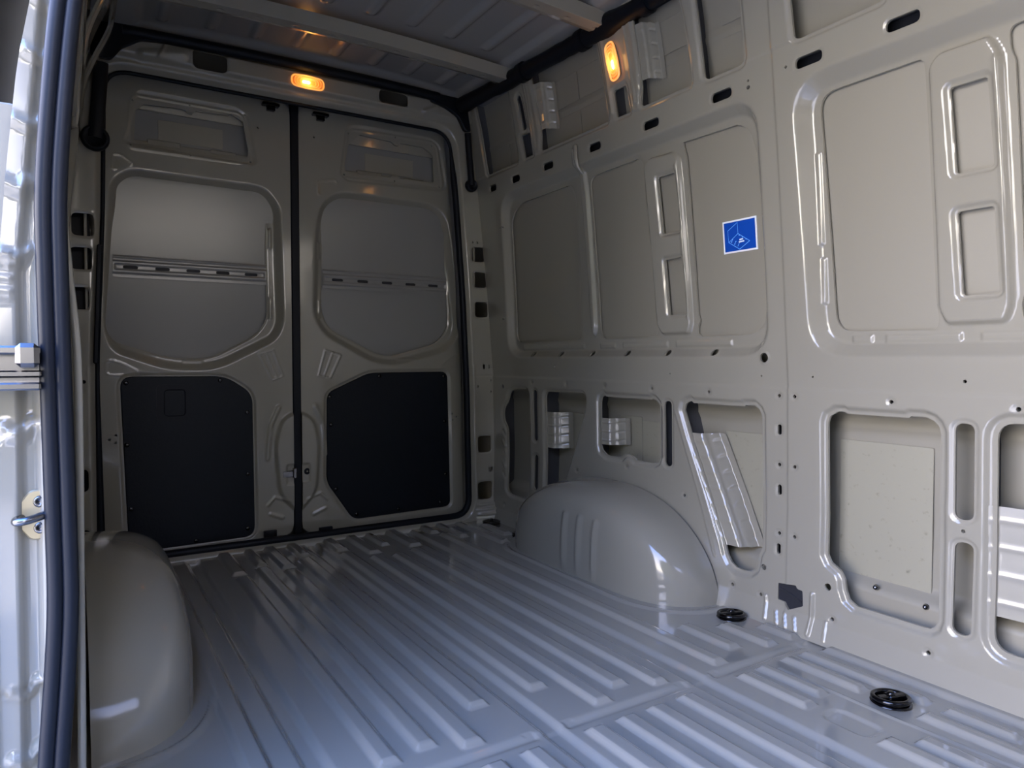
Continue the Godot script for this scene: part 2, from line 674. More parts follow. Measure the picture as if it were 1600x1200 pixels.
	# sound-deadening pads stuck on the skin
	for q in [[1.872, 0.183, 2.126, 0.556], [0.931, 0.39, 1.054, 0.562], [1.056, 0.392, 1.2, 0.548], [0.62, 0.26, 0.80, 0.55], [1.46, 0.2, 1.7, 0.545], [2.33, 0.2, 2.6, 0.55],
		[0.66, 1.665, 0.845, 1.757], [0.85, 1.665, 1.045, 1.757], [0.7, 1.795, 0.845, 1.9], [0.85, 1.795, 1.03, 1.9], [1.27, 1.665, 1.445, 1.757], [1.27, 1.795, 1.42, 1.9], [1.553, 1.657, 1.655, 1.757], [1.553, 1.795, 1.655, 1.9], [0.22, 1.665, 0.32, 1.757], [0.33, 1.665, 0.44, 1.757], [1.88, 1.66, 2.06, 1.75]]:
		var xa := xw(q[1]) + (0.1 if q[3] < 0.7 else 0.07)
		var xb := xw(q[3]) + (0.1 if q[3] < 0.7 else 0.07)
		var v := Vector3(xb - xa, q[3] - q[1], 0.0)
		var nn := Vector3(-v.y, v.x, 0).normalized()
		put("damping_pad", plate(soft(P([q[0], 0.0, q[2], 0.0, q[2], v.length(), q[0], v.length()]), 0.004, 2), Vector3(xa, q[1], 0) + nn * 0.003, Vector3.BACK, v.normalized(), nn, 0.0022, 0.0008), pad_mat if q[3] < 0.7 else satin, wall)
	# reinforcement brackets that show in the openings
	bracket(wall, Vector2(1.362, 0.535), Vector2(1.525, 0.19), 0.078, 7)
	bracket(wall, Vector2(0.885, 0.552), Vector2(0.885, 0.448), 0.085, 3)
	bracket(wall, Vector2(0.505, 0.552), Vector2(0.505, 0.395), 0.095, 4)
	bracket(wall, Vector2(2.29, 0.45), Vector2(2.29, 0.2), 0.13, 4)
	bracket(wall, Vector2(1.225, 1.905), Vector2(1.238, 1.722), 0.058, 4)
	bracket(wall, Vector2(0.628, 1.905), Vector2(0.632, 1.722), 0.06, 4)

# a bent sheet strip with ripples: its rear edge runs from a to b on the wall (z, y), it reaches w forwards and outwards
func bracket(wall: Node3D, a: Vector2, b: Vector2, w: float, ripples: int) -> void:
	var pos := PackedVector3Array()
	var nv := 60
	var prof := [Vector2(0, 0.004), Vector2(0.08, 0.006), Vector2(0.14, 0.014), Vector2(0.2, 0.016), Vector2(0.6, 0.021), Vector2(0.72, 0.023), Vector2(0.78, 0.036), Vector2(0.84, 0.05), Vector2(0.98, 0.054), Vector2(1.0, 0.082), Vector2(1.05, 0.084), Vector2(1.35, 0.086)]
	var deep := 0.7 if a.y > 1.0 else 1.0
	var st := SurfaceTool.new()
	st.begin(Mesh.PRIMITIVE_TRIANGLES)
	st.set_smooth_group(0)
	var rows := []
	for j in nv + 1:
		var t := float(j) / nv
		var p := a.lerp(b, t)
		var row := []
		var near: float = absf(fposmod(t * ripples, 1.0) - 0.5)
		var rip := exp(-pow(near / 0.09, 2.0))
		for q: Vector2 in prof:
			var lift := rip * 0.0022 * (1.0 if q.x > 0.05 and q.x < 0.98 else 0.0)
			var cut := 0.004 * rip if q.x > 0.95 and q.x < 1.01 else 0.0
			row.append(Vector3(xw(p.y) + (q.y - lift) * deep, p.y, p.x + q.x * w - cut))
		rows.append(row)
	for j in nv:
		for i in prof.size() - 1:
			quad(st, rows[j + 1][i], rows[j + 1][i + 1], rows[j][i + 1], rows[j][i])
	put("reinforcement_bracket", finish(st), paint, wall)

func wall_features(s: Sheet) -> void:
	# overlapping panels: two long seams and the pillar seam
	s.press(P([0.05, 0.7, 4.3, 0.697, 4.3, 1.634, 0.05, 1.634]), 0.0025, 0.005)
	s.press(P([1.766, -0.1, 4.3, -0.1, 4.3, 2.1, 1.766, 2.1]), -0.004, 0.006)
	s.press(P([0.05, 0.697, 4.3, 0.697, 4.3, 0.704, 0.05, 0.704]), 0.002, 0.004)
	# two window recesses with sloping flanks
	var rec1 := soft(P([0.288, 1.53, 0.242, 0.788, 1.712, 0.785, 1.712, 1.54]), 0.11, 8)
	s.press(rec1, 0.032, 0.036)
	var rec2 := soft(P([1.815, 1.54, 1.838, 0.78, 2.86, 0.78, 2.86, 1.54]), 0.12, 8)
	s.press(rec2, 0.035, 0.05)
	# posts that stand proud of the recess floor
	s.press(soft(P([0.852, 1.6, 0.872, 1.6, 0.895, 1.44, 0.888, 0.9, 0.868, 0.86, 0.85, 0.9, 0.848, 1.44]), 0.02), -0.014, 0.011)
	s.press(soft(P([1.205, 1.45, 1.235, 1.475, 1.35, 1.47, 1.378, 1.44, 1.39, 0.9, 1.375, 0.865, 1.245, 0.865, 1.222, 0.9]), 0.015), -0.014, 0.009)
	s.press(soft(P([2.165, 1.46, 2.19, 1.485, 2.3, 1.485, 2.322, 1.44, 2.334, 0.9, 2.32, 0.86, 2.19, 0.86, 2.172, 0.9]), 0.015), -0.015, 0.010)
	s.bead(P([2.312, 1.43, 2.328, 0.92]), 0.012, -0.004)
	s.bead(P([1.362, 1.42, 1.378, 0.92]), 0.010, -0.004)
	# stepped ledge along the foot of each recess
	for q in [[0.34, 0.80], [0.895, 0.99], [1.028, 1.268], [1.303, 1.55], [1.95, 2.01], [2.04, 2.225], [2.262, 2.6]]:
		s.press(rect(q[0], 0.821, q[1], 0.846, 0.004), -0.005, 0.006)
	s.press(rect(1.868, 0.93, 1.886, 1.06, 0.004), -0.005, 0.006)
	s.press(rect(1.864, 1.09, 1.882, 1.34, 0.004), -0.005, 0.006)
	# openings to the outer skin, upper row in the recesses
	s.hole(soft(P([0.322, 1.42, 0.29, 0.86, 0.78, 0.86, 0.812, 1.42, 0.79, 1.478, 0.4, 1.474]), 0.045))
	s.hole(soft(P([0.904, 1.482, 0.904, 0.86, 1.226, 0.86, 1.202, 1.487]), 0.04))
	s.hole(P([1.39, 1.487, 1.40, 1.44, 1.408, 1.0, 1.41, 0.925, 1.418, 0.91, 1.408, 0.892, 1.406, 0.868, 1.42, 0.857, 1.6, 0.856, 1.645, 0.865, 1.672, 0.89, 1.684, 0.93, 1.684, 1.05, 1.676, 1.38, 1.66, 1.44, 1.64, 1.47, 1.61, 1.484, 1.41, 1.488]))
	s.hole(soft(P([1.884, 1.486, 1.906, 0.856, 2.168, 0.852, 2.172, 0.88, 2.166, 0.93, 2.158, 1.45, 2.155, 1.486]), 0.05))
	s.hole(soft(P([2.332, 1.49, 2.334, 1.44, 2.342, 1.42, 2.352, 0.93, 2.344, 0.9, 2.352, 0.85, 2.74, 0.85, 2.78, 1.49]), 0.02))
	# small framed windows in the posts
	for q in [[1.271, 1.21, 1.353, 1.4], [1.28, 0.934, 1.361, 1.122], [2.214, 1.205, 2.294, 1.398], [2.222, 0.928, 2.3, 1.12]]:
		var r := soft(P([q[0], q[3], q[0] + 0.008, q[1], q[2] + 0.006, q[1], q[2] - 0.002, q[3]]), 0.008)
		s.press(r, 0.007, 0.009, 0.014)
		s.hole(r)
	# oval holes along the foot of the rear recess
	for k in 6:
		s.press(oval(0.454 + 0.2073 * k, 0.803, 0.019, 0.016), -0.003, 0.006)
		s.hole(oval(0.454 + 0.2073 * k, 0.803, 0.0135, 0.0105))
	s.press(oval(1.691, 0.786, 0.022, 0.022), -0.003, 0.006)
	s.hole(oval(1.691, 0.786, 0.0145, 0.0145))
	# lower openings with pressed rims
	var lower := [
		soft(P([0.408, 0.643, 0.292, 0.643, 0.24, 0.63, 0.226, 0.585, 0.18, 0.545, 0.182, 0.49, 0.217, 0.455, 0.216, 0.16, 0.25, 0.143, 0.405, 0.142]), 0.03),
		soft(P([0.536, 0.642, 0.822, 0.642, 0.815, 0.58, 0.58, 0.06, 0.536, 0.06]), 0.03),
		P([0.912, 0.615, 0.918, 0.633, 0.938, 0.643, 0.947, 0.637, 1.199, 0.637, 1.205, 0.641, 1.218, 0.638, 1.236, 0.624, 1.24, 0.604, 1.239, 0.441, 1.23, 0.42, 1.212, 0.41, 1.112, 0.41, 1.102, 0.42, 1.085, 0.428, 1.062, 0.428, 1.046, 0.42, 1.036, 0.41, 0.95, 0.41, 0.919, 0.425, 0.91, 0.446]),
		P([1.356, 0.611, 1.361, 0.629, 1.374, 0.638, 1.39, 0.642, 1.397, 0.636, 1.607, 0.636, 1.612, 0.641, 1.648, 0.641, 1.664, 0.628, 1.672, 0.611, 1.674, 0.418, 1.677, 0.213, 1.665, 0.19, 1.661, 0.162, 1.656, 0.145, 1.639, 0.131, 1.61, 0.127, 1.581, 0.129, 1.56, 0.141, 1.545, 0.163, 1.532, 0.2, 1.39, 0.521]),
		P([1.892, 0.608, 1.898, 0.626, 1.921, 0.64, 1.941, 0.641, 1.947, 0.636, 2.112, 0.636, 2.116, 0.641, 2.151, 0.641, 2.169, 0.635, 2.181, 0.623, 2.187, 0.608, 2.188, 0.477, 2.186, 0.43, 2.189, 0.2, 2.189, 0.156, 2.184, 0.138, 2.172, 0.128, 2.157, 0.126, 1.982, 0.126, 1.961, 0.138, 1.951, 0.162, 1.947, 0.189, 1.935, 0.208, 1.906, 0.224, 1.895, 0.244]),
		soft(P([2.308, 0.64, 2.31, 0.126, 2.64, 0.126, 2.64, 0.64]), 0.04)]
	for k in lower.size():
		s.press(lower[k], 0.010, 0.012, [0.016, 0.017, 0.021, 0.021, 0.02, 0.026][k])
		s.hole(lower[k])
	s.bead(P([1.325, 0.6, 1.5, 0.15]), 0.008, -0.003)
	# long slots
	for q in [[0.4605, 0.418, 0.645, 0.0165], [0.463, 0.2, 0.355, 0.0165], [1.285, 0.41, 0.637, 0.0175], [2.243, 0.408, 0.633, 0.0205], [2.244, 0.138, 0.355, 0.0205]]:
		var r := soft(rect(q[0] - q[3], q[1], q[0] + q[3], q[2]), q[3], 7)
		s.press(r, 0.004, 0.006, 0.012)
		s.hole(r)
	s.hole(rect(0.452, 0.165, 0.468, 0.185))
	# slots along the upper rail
	for q in [[0.238, 0.03], [0.433, 0.034], [0.68, 0.037], [0.982, 0.036], [1.281, 0.038], [1.583, 0.039], [1.88, 0.04], [2.128, 0.04]]:
		var r := soft(rect(q[0] - q[1], 1.556, q[0] + q[1], 1.585), 0.014, 6)
		s.press(r, 0.002, 0.004, 0.006)
		s.hole(r)
	# rivet holes in round dimples
	for q in [[0.443, 0.68], [0.695, 0.68], [0.95, 0.679], [1.208, 0.677], [1.471, 0.676], [1.738, 0.675], [1.792, 0.675], [2.071, 0.674], [2.351, 0.672], [1.738, 0.473], [1.792, 0.473], [1.74, 0.271], [1.794, 0.272], [1.362, 0.321], [0.764, 0.327], [1.07, 0.383], [0.388, 0.082], [0.2, 0.087], [1.574, 0.074], [1.681, 0.073], [1.918, 0.073], [2.172, 0.071]]:
		s.press(oval(q[0], q[1], 0.0135, 0.0135), 0.0026, 0.005)
		s.hole(oval(q[0], q[1], 0.0055, 0.0055))
	for y in [0.576, 0.399, 0.225]:
		var r := soft(rect(1.7315, y - 0.015, 1.7455, y + 0.015), 0.007, 5)
		s.press(r, 0.003, 0.005, 0.007)
		s.hole(r)
	for q in [[1.904, 0.158, 0.010], [1.691, 0.159, 0.009], [2.243, 0.382, 0.005], [0.621, 0.753, 0.006], [1.3, 0.732, 0.0035], [1.677, 0.732, 0.0035], [1.851, 0.732, 0.0035], [2.243, 0.73, 0.0045], [1.683, 1.562, 0.006], [1.684, 1.58, 0.004], [1.812, 1.574, 0.0045], [0.267, 1.383, 0.005], [0.285, 1.385, 0.005], [0.23, 0.971, 0.005], [0.249, 0.971, 0.005], [0.19, 0.652, 0.011]]:
		s.hole(oval(q[0], q[1], q[2], q[2]))
	# upper row of openings under the roof
	for q in [soft(P([0.168, 1.97, 0.205, 1.635, 0.466, 1.635, 0.44, 1.97]), 0.018), soft(P([0.62, 1.97, 0.655, 1.713, 0.64, 1.637, 1.073, 1.637, 1.035, 1.97]), 0.02), soft(P([1.235, 1.97, 1.253, 1.709, 1.24, 1.637, 1.472, 1.637, 1.46, 1.78, 1.435, 1.97]), 0.02), soft(P([1.505, 1.97, 1.524, 1.632, 1.674, 1.632, 1.664, 1.97]), 0.022), soft(P([1.825, 1.97, 1.84, 1.632, 2.09, 1.634, 2.085, 1.97]), 0.022), soft(P([2.2, 1.97, 2.2, 1.634, 2.5, 1.634, 2.5, 1.97]), 0.022), soft(P([0.503, 1.893, 0.528, 1.748, 0.556, 1.752, 0.532, 1.896]), 0.014), soft(P([0.508, 1.732, 0.522, 1.638, 0.587, 1.638, 0.574, 1.732]), 0.006), soft(P([1.11, 1.731, 1.118, 1.637, 1.188, 1.637, 1.174, 1.731]), 0.008)]:
		s.press(q, 0.006, 0.01, 0.016)
		s.hole(q)
	for x in [1.085, 1.205, 0.60, 0.585]:
		s.bead(P([x - 0.012, 1.92, x + 0.012, 1.66]), 0.009, -0.004)
	# weld ripples and beads at the foot of the pillar
	for k in 3:
		s.bead(P([1.74 + k * 0.032, 0.045, 1.752 + k * 0.032, 0.012]), 0.007, -0.006)
	s.bead(P([1.858, 0.125, 1.856, 0.015]), 0.009, -0.008)
	s.bead(P([1.70, 0.075, 1.71, 0.015]), 0.008, -0.006)
	s.bead(P([1.9, 0.06, 1.905, 0.012]), 0.006, -0.004)
	# rear edge of the lower panel, rippled
	for k in 5:
		s.bead(P([0.185, 0.44 - k * 0.05, 0.20, 0.42 - k * 0.05]), 0.013, -0.004 if k % 2 else 0.004)
	# foam patch opening
	s.hole(P([1.742, 0.125, 1.804, 0.135, 1.809, 0.126, 1.826, 0.125, 1.829, 0.082, 1.811, 0.073, 1.78, 0.057, 1.766, 0.076, 1.742, 0.077]))

func left_wall() -> void:
	var s := Sheet.new(Sheet.steps([[0.1, 1.8, 0.008]]), Sheet.steps([[0.0, 1.99, 0.008]]))
	for j in s.nv:
		s.bv[j] = xw(s.vs[j]) + 0.055 * smoothstep(1.98, 1.7, s.vs[j])
	s.press(soft(P([0.288, 1.53, 0.242, 0.788, 1.6, 0.785, 1.6, 1.54]), 0.11, 8), 0.03, 0.034)
	s.press(P([0.05, 0.697, 4.3, 0.697, 4.3, 0.706, 0.05, 0.706]), 0.002, 0.009)
	for q in [soft(P([0.322, 1.42, 0.29, 0.86, 0.78, 0.86, 0.812, 1.42]), 0.045), soft(P([0.904, 1.482, 0.904, 0.86, 1.46, 0.86, 1.46, 1.487]), 0.04), rect(0.536, 0.36, 0.822, 0.642, 0.03), rect(0.912, 0.41, 1.24, 0.64, 0.03), rect(0.63, 1.637, 1.07, 1.95, 0.02), rect(0.2, 1.637, 0.46, 1.95, 0.02), rect(1.24, 1.637, 1.47, 1.95, 0.02)]:
		s.press(q, 0.008, 0.012, 0.018)
		s.hole(q)
	for k in 6:
		s.hole(oval(0.454 + 0.2 * k, 0.803, 0.0135, 0.0115))
	var wall := struct("wall_left", s.mesh(Vector3.ZERO, Vector3.BACK, Vector3.UP, Vector3.LEFT, 0.007), paint, "bare grey painted side wall behind the open sliding door")
	var o := Sheet.new(Sheet.steps([[0.02, 1.82, 0.03]]), Sheet.steps([[-0.1, 2.1, 0.02]]))
	for j in o.nv:
		o.bv[j] = xw(clampf(o.vs[j], 0.05, 2.0)) + lerpf(0.13, 0.105, smoothstep(0.66, 0.82, o.vs[j]))
	put("outer_skin", o.mesh(Vector3.ZERO, Vector3.BACK, Vector3.UP, Vector3.LEFT, 0.0), satin, wall)
	# ahead of the sliding door opening, and over it
	struct("trim_3", boxes([[Vector3(-0.93, 0.95, 3.86), Vector3(0.12, 2.3, 0.9)]], 0.02), paint, "painted pillar ahead of the sliding door opening")
	struct("trim_2", boxes([[Vector3(-0.83, 1.99, 2.6), Vector3(0.16, 0.2, 1.7)]], 0.03), paint, "painted beam over the sliding door opening")
	struct("trim_4", boxes([[Vector3(-0.93, -0.1, 2.6), Vector3(0.12, 0.18, 1.7)]], 0.02), paint, "painted sill of the sliding door opening")

func floor_and_ceiling() -> void:
	var s := Sheet.new(Sheet.steps([[-0.94, 0.9, 0.004]]), Sheet.steps([[0.045, 2.5, 0.006], [2.5, 4.25, 0.03]]))
	var ribs := [
		[-0.399, -0.347, 0.44, 1.815], [-0.314, -0.262, 0.36, 1.8], [-0.231, -0.175, 0.44, 1.842], [-0.146, -0.09, 0.32, 1.707], [0.018, 0.073, 0.325, 1.705], [0.105, 0.159, 0.43, 1.843], [0.19, 0.245, 0.45, 1.796], [0.285, 0.335, 0.41, 1.842],
		[0.494, 0.546, 0.25, 1.84], [0.6, 0.653, 1.6, 1.795], [0.704, 0.755, 1.655, 1.835], [-0.62, -0.565, 0.25, 1.84], [0.8, 0.845, 1.72, 1.84],
		[-0.403, -0.347, 0.0, 0.405], [-0.304, -0.257, 0.0, 0.335], [-0.228, -0.172, 0.0, 0.41], [-0.135, -0.079, 0.0, 0.285], [0.016, 0.075, 0.0, 0.29], [0.118, 0.176, 0.0, 0.39], [0.205, 0.25, 0.0, 0.3], [0.3, 0.364, 0.0, 0.375], [0.47, 0.52, 0.0, 0.222], [0.55, 0.6, 0.0, 0.35], [0.733, 0.784, 0.2, 0.42], [0.65, 0.7, 0.1, 0.53], [-0.62, -0.57, 0.0, 0.22], [-0.7, -0.65, 0.0, 0.3],
		[-0.4, -0.348, 1.905, 4.3], [-0.315, -0.262, 1.905, 4.3], [-0.23, -0.176, 1.905, 4.3], [-0.14, -0.088, 1.905, 4.3], [0.021, 0.075, 1.905, 4.3], [0.107, 0.16, 1.905, 4.3], [0.194, 0.248, 1.905, 4.3], [0.288, 0.34, 1.905, 4.3],
		[0.496, 0.545, 1.903, 2.1], [0.496, 0.545, 2.26, 4.3], [0.571, 0.615, 1.9, 2.08], [0.56, 0.61, 2.3, 4.3], [0.671, 0.715, 1.898, 2.118], [0.67, 0.715, 2.248, 4.3], [0.738, 0.78, 1.903, 2.231], [0.74, 0.78, 2.265, 2.414], [0.74, 0.78, 2.46, 4.3], [0.815, 0.86, 1.92, 4.3], [-0.62, -0.565, 1.905, 4.3], [-0.72, -0.67, 1.905, 4.3]]
	for r in ribs:
		s.press(rect(r[0], r[2], r[1], r[3]), -0.0115, 0.0125)
	for r in [[-0.522, -0.464], [-0.06, -0.002], [0.376, 0.436]]:   # long drain channels
		s.press(rect(r[0], -0.1, r[1], 4.3), 0.011, 0.016)
	# joint between the two floor panels
	s.press(rect(-1, 1.862, 1, 4.4), 0.003, 0.006)
	for r in [[-0.45, -0.07], [0.0, 0.365], [0.45, 0.8]]:
		s.press(rect(r[0], 1.852, r[1], 1.884, 0.006), 0.003, 0.007)
		s.bead(P([r[0] + 0.03, 1.856, r[1] - 0.03, 1.856]), 0.004, -0.003)
	s.press(rect(0.5, 2.125, 0.572, 2.242, 0.03), 0.005, 0.008)
	s.bead(P([0.632, 1.93, 0.628, 2.2, 0.645, 2.46, 0.645, 4.2]), 0.005, -0.004)
	s.press(rect(-1.0, 0.0, 1.0, 0.07), 0.012, 0.02)
	# raised apron round each wheel arch
	for sg: float in [-1.0, 1.0]:
		s.press(soft(P([sg * 0.93, 0.42, sg * 0.7, 0.47, sg * 0.612, 0.6, sg * 0.602, 1.4, sg * 0.7, 1.56, sg * 0.93, 1.6]), 0.1, 7), -0.006, 0.012)
		s.press(soft(P([sg * 0.93, 0.44, sg * 0.7, 0.5, sg * 0.63, 0.62, sg * 0.62, 1.39, sg * 0.7, 1.53, sg * 0.93, 1.57]), 0.1, 7), 0.004, 0.006)
	var fl := Node3D.new()
	name_for(fl, "floor")
	fl.set_meta("kind", "structure")
	fl.set_meta("label", "glossy grey ribbed sheet metal load floor")
	add_child(fl)
	for zr in [[0.0, 1.862], [1.862, 4.3]]:
		put("floor_panel", s.mesh(Vector3.ZERO, Vector3.RIGHT, Vector3.BACK, Vector3.DOWN, 0.0, Rect2(-1.0, zr[0], 2.0, zr[1] - zr[0])), floor_paint, fl)
	put("underbody", boxes([[Vector3(0, -0.08, 2.15), Vector3(2.0, 0.1, 4.3)]], 0.01), satin, fl)
	# roof skin with lengthways ribs
	var c := Sheet.new(Sheet.steps([[-0.8, 0.8, 0.008]]), Sheet.steps([[0.06, 2.2, 0.012], [2.2, 4.3, 0.05]]))
	for i in c.nu:
		c.bu[i] = 2.035 - 0.035 * pow(absf(c.us[i]) / 0.72, 2.5)
	for x in [-0.6, -0.44, -0.28, -0.12, 0.04, 0.2, 0.36, 0.52]:
		for z in [[0.17, 0.43], [0.58, 1.02], [1.16, 1.72], [1.86, 4.0]]:
			c.press(soft(rect(x, z[0], x + 0.05, z[1]), 0.02), -0.012, 0.018)
	c.press(rect(-0.9, 0.0, 0.9, 0.14), -0.03, 0.03)
	c.press(P([0.64, 0.0, 0.9, 0.0, 0.9, 4.4, 0.68, 4.4]), -0.018, 0.02)
	c.press(P([-0.64, 0.0, -0.9, 0.0, -0.9, 4.4, -0.68, 4.4]), -0.018, 0.02)
	var ceil := struct("ceiling", c.mesh(Vector3.ZERO, Vector3.RIGHT, Vector3.BACK, Vector3.UP, 0.0), paint_b, "painted roof skin pressed with lengthways ribs")
	put("roof_shell", boxes([[Vector3(0, 2.1, 2.15), Vector3(2.1, 0.06, 4.4)]], 0.01), satin, ceil)
	for z in [0.5, 1.08, 1.78, 2.5]:
		var b := Sheet.new(Sheet.steps([[-0.72, 0.74, 0.006]]), Sheet.steps([[0.0, 0.125, 0.0045]]))
		# unrolled section: front web 0.05, underside 0.05, rear flange 0.025
		for k in 11:
			b.hole(oval(-0.62 + k * 0.126, 0.105, 0.006 if k % 2 else 0.0045, 0.006 if k % 2 else 0.0045))
			b.press(oval(-0.56 + k * 0.126, 0.085, 0.012, 0.008), 0.003, 0.004)
		var m := b.mesh(Vector3.ZERO, Vector3.RIGHT, Vector3.DOWN, Vector3.FORWARD, 0.0)
		var arr := m.surface_get_arrays(0)
		var pv: PackedVector3Array = arr[Mesh.ARRAY_VERTEX]
		var pn: PackedVector3Array = arr[Mesh.ARRAY_NORMAL]
		for k in pv.size():
			var v := -pv[k].y
			var dz := pv[k].z
			var crown := -0.02 * pow(absf(pv[k].x) / 0.72, 2.0)
			if v < 0.05:
				pv[k] = Vector3(pv[k].x, 2.005 - v + crown, z + 0.05 + dz)
			elif v < 0.1:
				pv[k] = Vector3(pv[k].x, 1.955 - dz + crown, z + 0.05 - (v - 0.05))
				pn[k] = Vector3(pn[k].x, -pn[k].z, pn[k].y).normalized()
			else:
				pv[k] = Vector3(pv[k].x, 1.955 + (v - 0.1) * 0.25 + crown, z - (v - 0.1))
				pn[k] = Vector3(pn[k].x, -1.0, -0.2).normalized()
		arr[Mesh.ARRAY_VERTEX] = pv
		arr[Mesh.ARRAY_NORMAL] = pn
		var am := ArrayMesh.new()
		am.add_surface_from_arrays(Mesh.PRIMITIVE_TRIANGLES, arr)
		put("roof_bow", am, paint, ceil)

func aperture() -> PackedVector2Array:
	return soft(P([-0.805, 0.022, -0.805, 0.75, -0.778, 1.3, -0.765, 1.845, 0.65, 1.85, 0.685, 1.55, 0.72, 1.1, 0.742, 0.66, 0.755, 0.022]), 0.09, 8)

func rear_frame() -> void:
	var s := Sheet.new(Sheet.steps([[-0.95, 0.92, 0.005]]), Sheet.steps([[-0.03, 2.03, 0.005]]))
	for i in s.nu:
		s.bu[i] = -0.1
	var ap := aperture()
	s.press(ap, 0.03, 0.03, 0.02)
	s.hole(ap)
	s.press(P([-0.9, 1.88, 0.9, 1.88, 0.9, 2.1, -0.9, 2.1]), -0.02, 0.02)
	s.press(P([-0.9, 1.95, 0.9, 1.96, 0.9, 2.1, -0.9, 2.1]), 0.03, 0.02)
	# rounded windows in both pillars
	for q in [[0.752, 1.248, 0.822, 1.319], [0.76, 1.125, 0.832, 1.2], [0.768, 0.984, 0.84, 1.058], [0.783, 0.33, 0.858, 0.41], [0.784, 0.1, 0.862, 0.187],
		[-0.868, 1.223, -0.797, 1.303], [-0.874, 1.103, -0.806, 1.182], [-0.875, 0.96, -0.818, 1.04], [-0.88, 0.302, -0.831, 0.384], [-0.88, 0.09, -0.828, 0.163]]:
		var r := rect(q[0], q[1], q[2], q[3], 0.018)
		s.press(r, 0.003, 0.005, 0.006)
		s.hole(r)
	for q in [[0.854, 0.246, 0.0135], [0.782, 0.651, 0.006], [0.853, 0.679, 0.006], [0.854, 0.624, 0.006], [-0.84, 0.7, 0.007], [-0.86, 0.24, 0.006], [-0.86, 0.19, 0.006]]:
		s.hole(oval(q[0], q[1], q[2], q[2]))
	s.hole(rect(0.808, 0.735, 0.822, 0.758))
	s.hole(rect(0.84, 0.738, 0.847, 0.756))
	s.hole(rect(0.752, 1.335, 0.76, 1.345))
	s.hole(rect(0.775, 1.335, 0.785, 1.345))
	s.bead(P([0.74, 0.702, 0.9, 0.702]), 0.006, 0.003)
	s.bead(P([0.762, 0.75, 0.765, 0.42, 0.775, 0.1]), 0.008, -0.004)
	for j in s.nv:
		for i in s.nu:
			if s.us[i] > 0.76 and s.us[i] < 0.9:
				s.d[j * s.nu + i] -= 0.55 * clampf(s.us[i] - 0.775, 0.0, 0.09) * smoothstep(0.11, 0.015, s.vs[j])
	for k in 7:   # seam sealer and weld wrinkles at the foot of the pillar
		s.bead(P([0.775 + 0.012 * (k % 3), 0.02 + k * 0.011, 0.87, 0.026 + k * 0.0105]), 0.007, -0.005 if k % 2 else 0.004)
	# header pockets and brackets
	for q in [[-0.465, 1.892, -0.341, 1.96], [0.282, 1.905, 0.418, 1.96]]:
		var r := rect(q[0], q[1], q[2], q[3], 0.02)
		s.press(r, 0.003, 0.006, 0.006)
		s.hole(r)
	s.bead(P([-0.63, 1.9, -0.5, 1.93]), 0.03, -0.012)
	s.bead(P([-0.58, 1.9, -0.56, 1.95]), 0.01, -0.008)
	s.bead(P([0.5, 1.9, 0.56, 1.93]), 0.02, -0.01)
	var w := struct("wall_rear", s.mesh(Vector3.ZERO, Vector3.RIGHT, Vector3.UP, Vector3.FORWARD, 0.006), paint, "painted rear door frame with square holes in its pillars")
	# pillar boxes behind the frame
	put("pillar_back", boxes([[Vector3(0, 1.0, -0.18), Vector3(2.12, 2.3, 0.03)], [Vector3(1.04, 1.0, -0.03), Vector3(0.03, 2.3, 0.32)], [Vector3(-1.04, 1.0, -0.04), Vector3(0.03, 2.3, 0.28)], [Vector3(0, 2.1, -0.1), Vector3(2.1, 0.06, 0.2)], [Vector3(0, -0.08, -0.1), Vector3(2.1, 0.06, 0.2)], [Vector3(0.775, 0.95, 0.02), Vector3(0.01, 1.9, 0.12)], [Vector3(-0.825, 0.95, 0.02), Vector3(0.01, 1.9, 0.12)]]), satin, w)
	put("pillar_lining", boxes([[Vector3(-0.875, 0.95, 0.03), Vector3(0.13, 1.8, 0.01)]]), black, w)
	put("hinge_strip", boxes([[Vector3(-0.792, 0.98, 0.108), Vector3(0.017, 0.43, 0.02), Basis(Vector3.BACK, -0.045)]], 0.006), black, w, "black strip on the left hinge pillar")
	# weatherstrip round the opening
	var line := PackedVector3Array()
	for p in ap:
		line.append(Vector3(p.x * 0.99, lerpf(p.y, 0.93, 0.008), 0.074))
	line.append(line[0])
	line.append(line[1])
	var fat := []
	for p in line:
		fat.append(0.0155 if p.y < 0.12 or (p.x > 0.5 and p.y < 1.72) else 0.0075)
	put("door_weatherstrip", tube(line, fat, 12, Vector3.BACK), black, w, "black rubber weatherstrip round the rear door opening")
	put("sill_strip", boxes([[Vector3(-0.02, 0.012, 0.05), Vector3(1.5, 0.04, 0.04)]], 0.008), black, w, "black rubber sill strip")

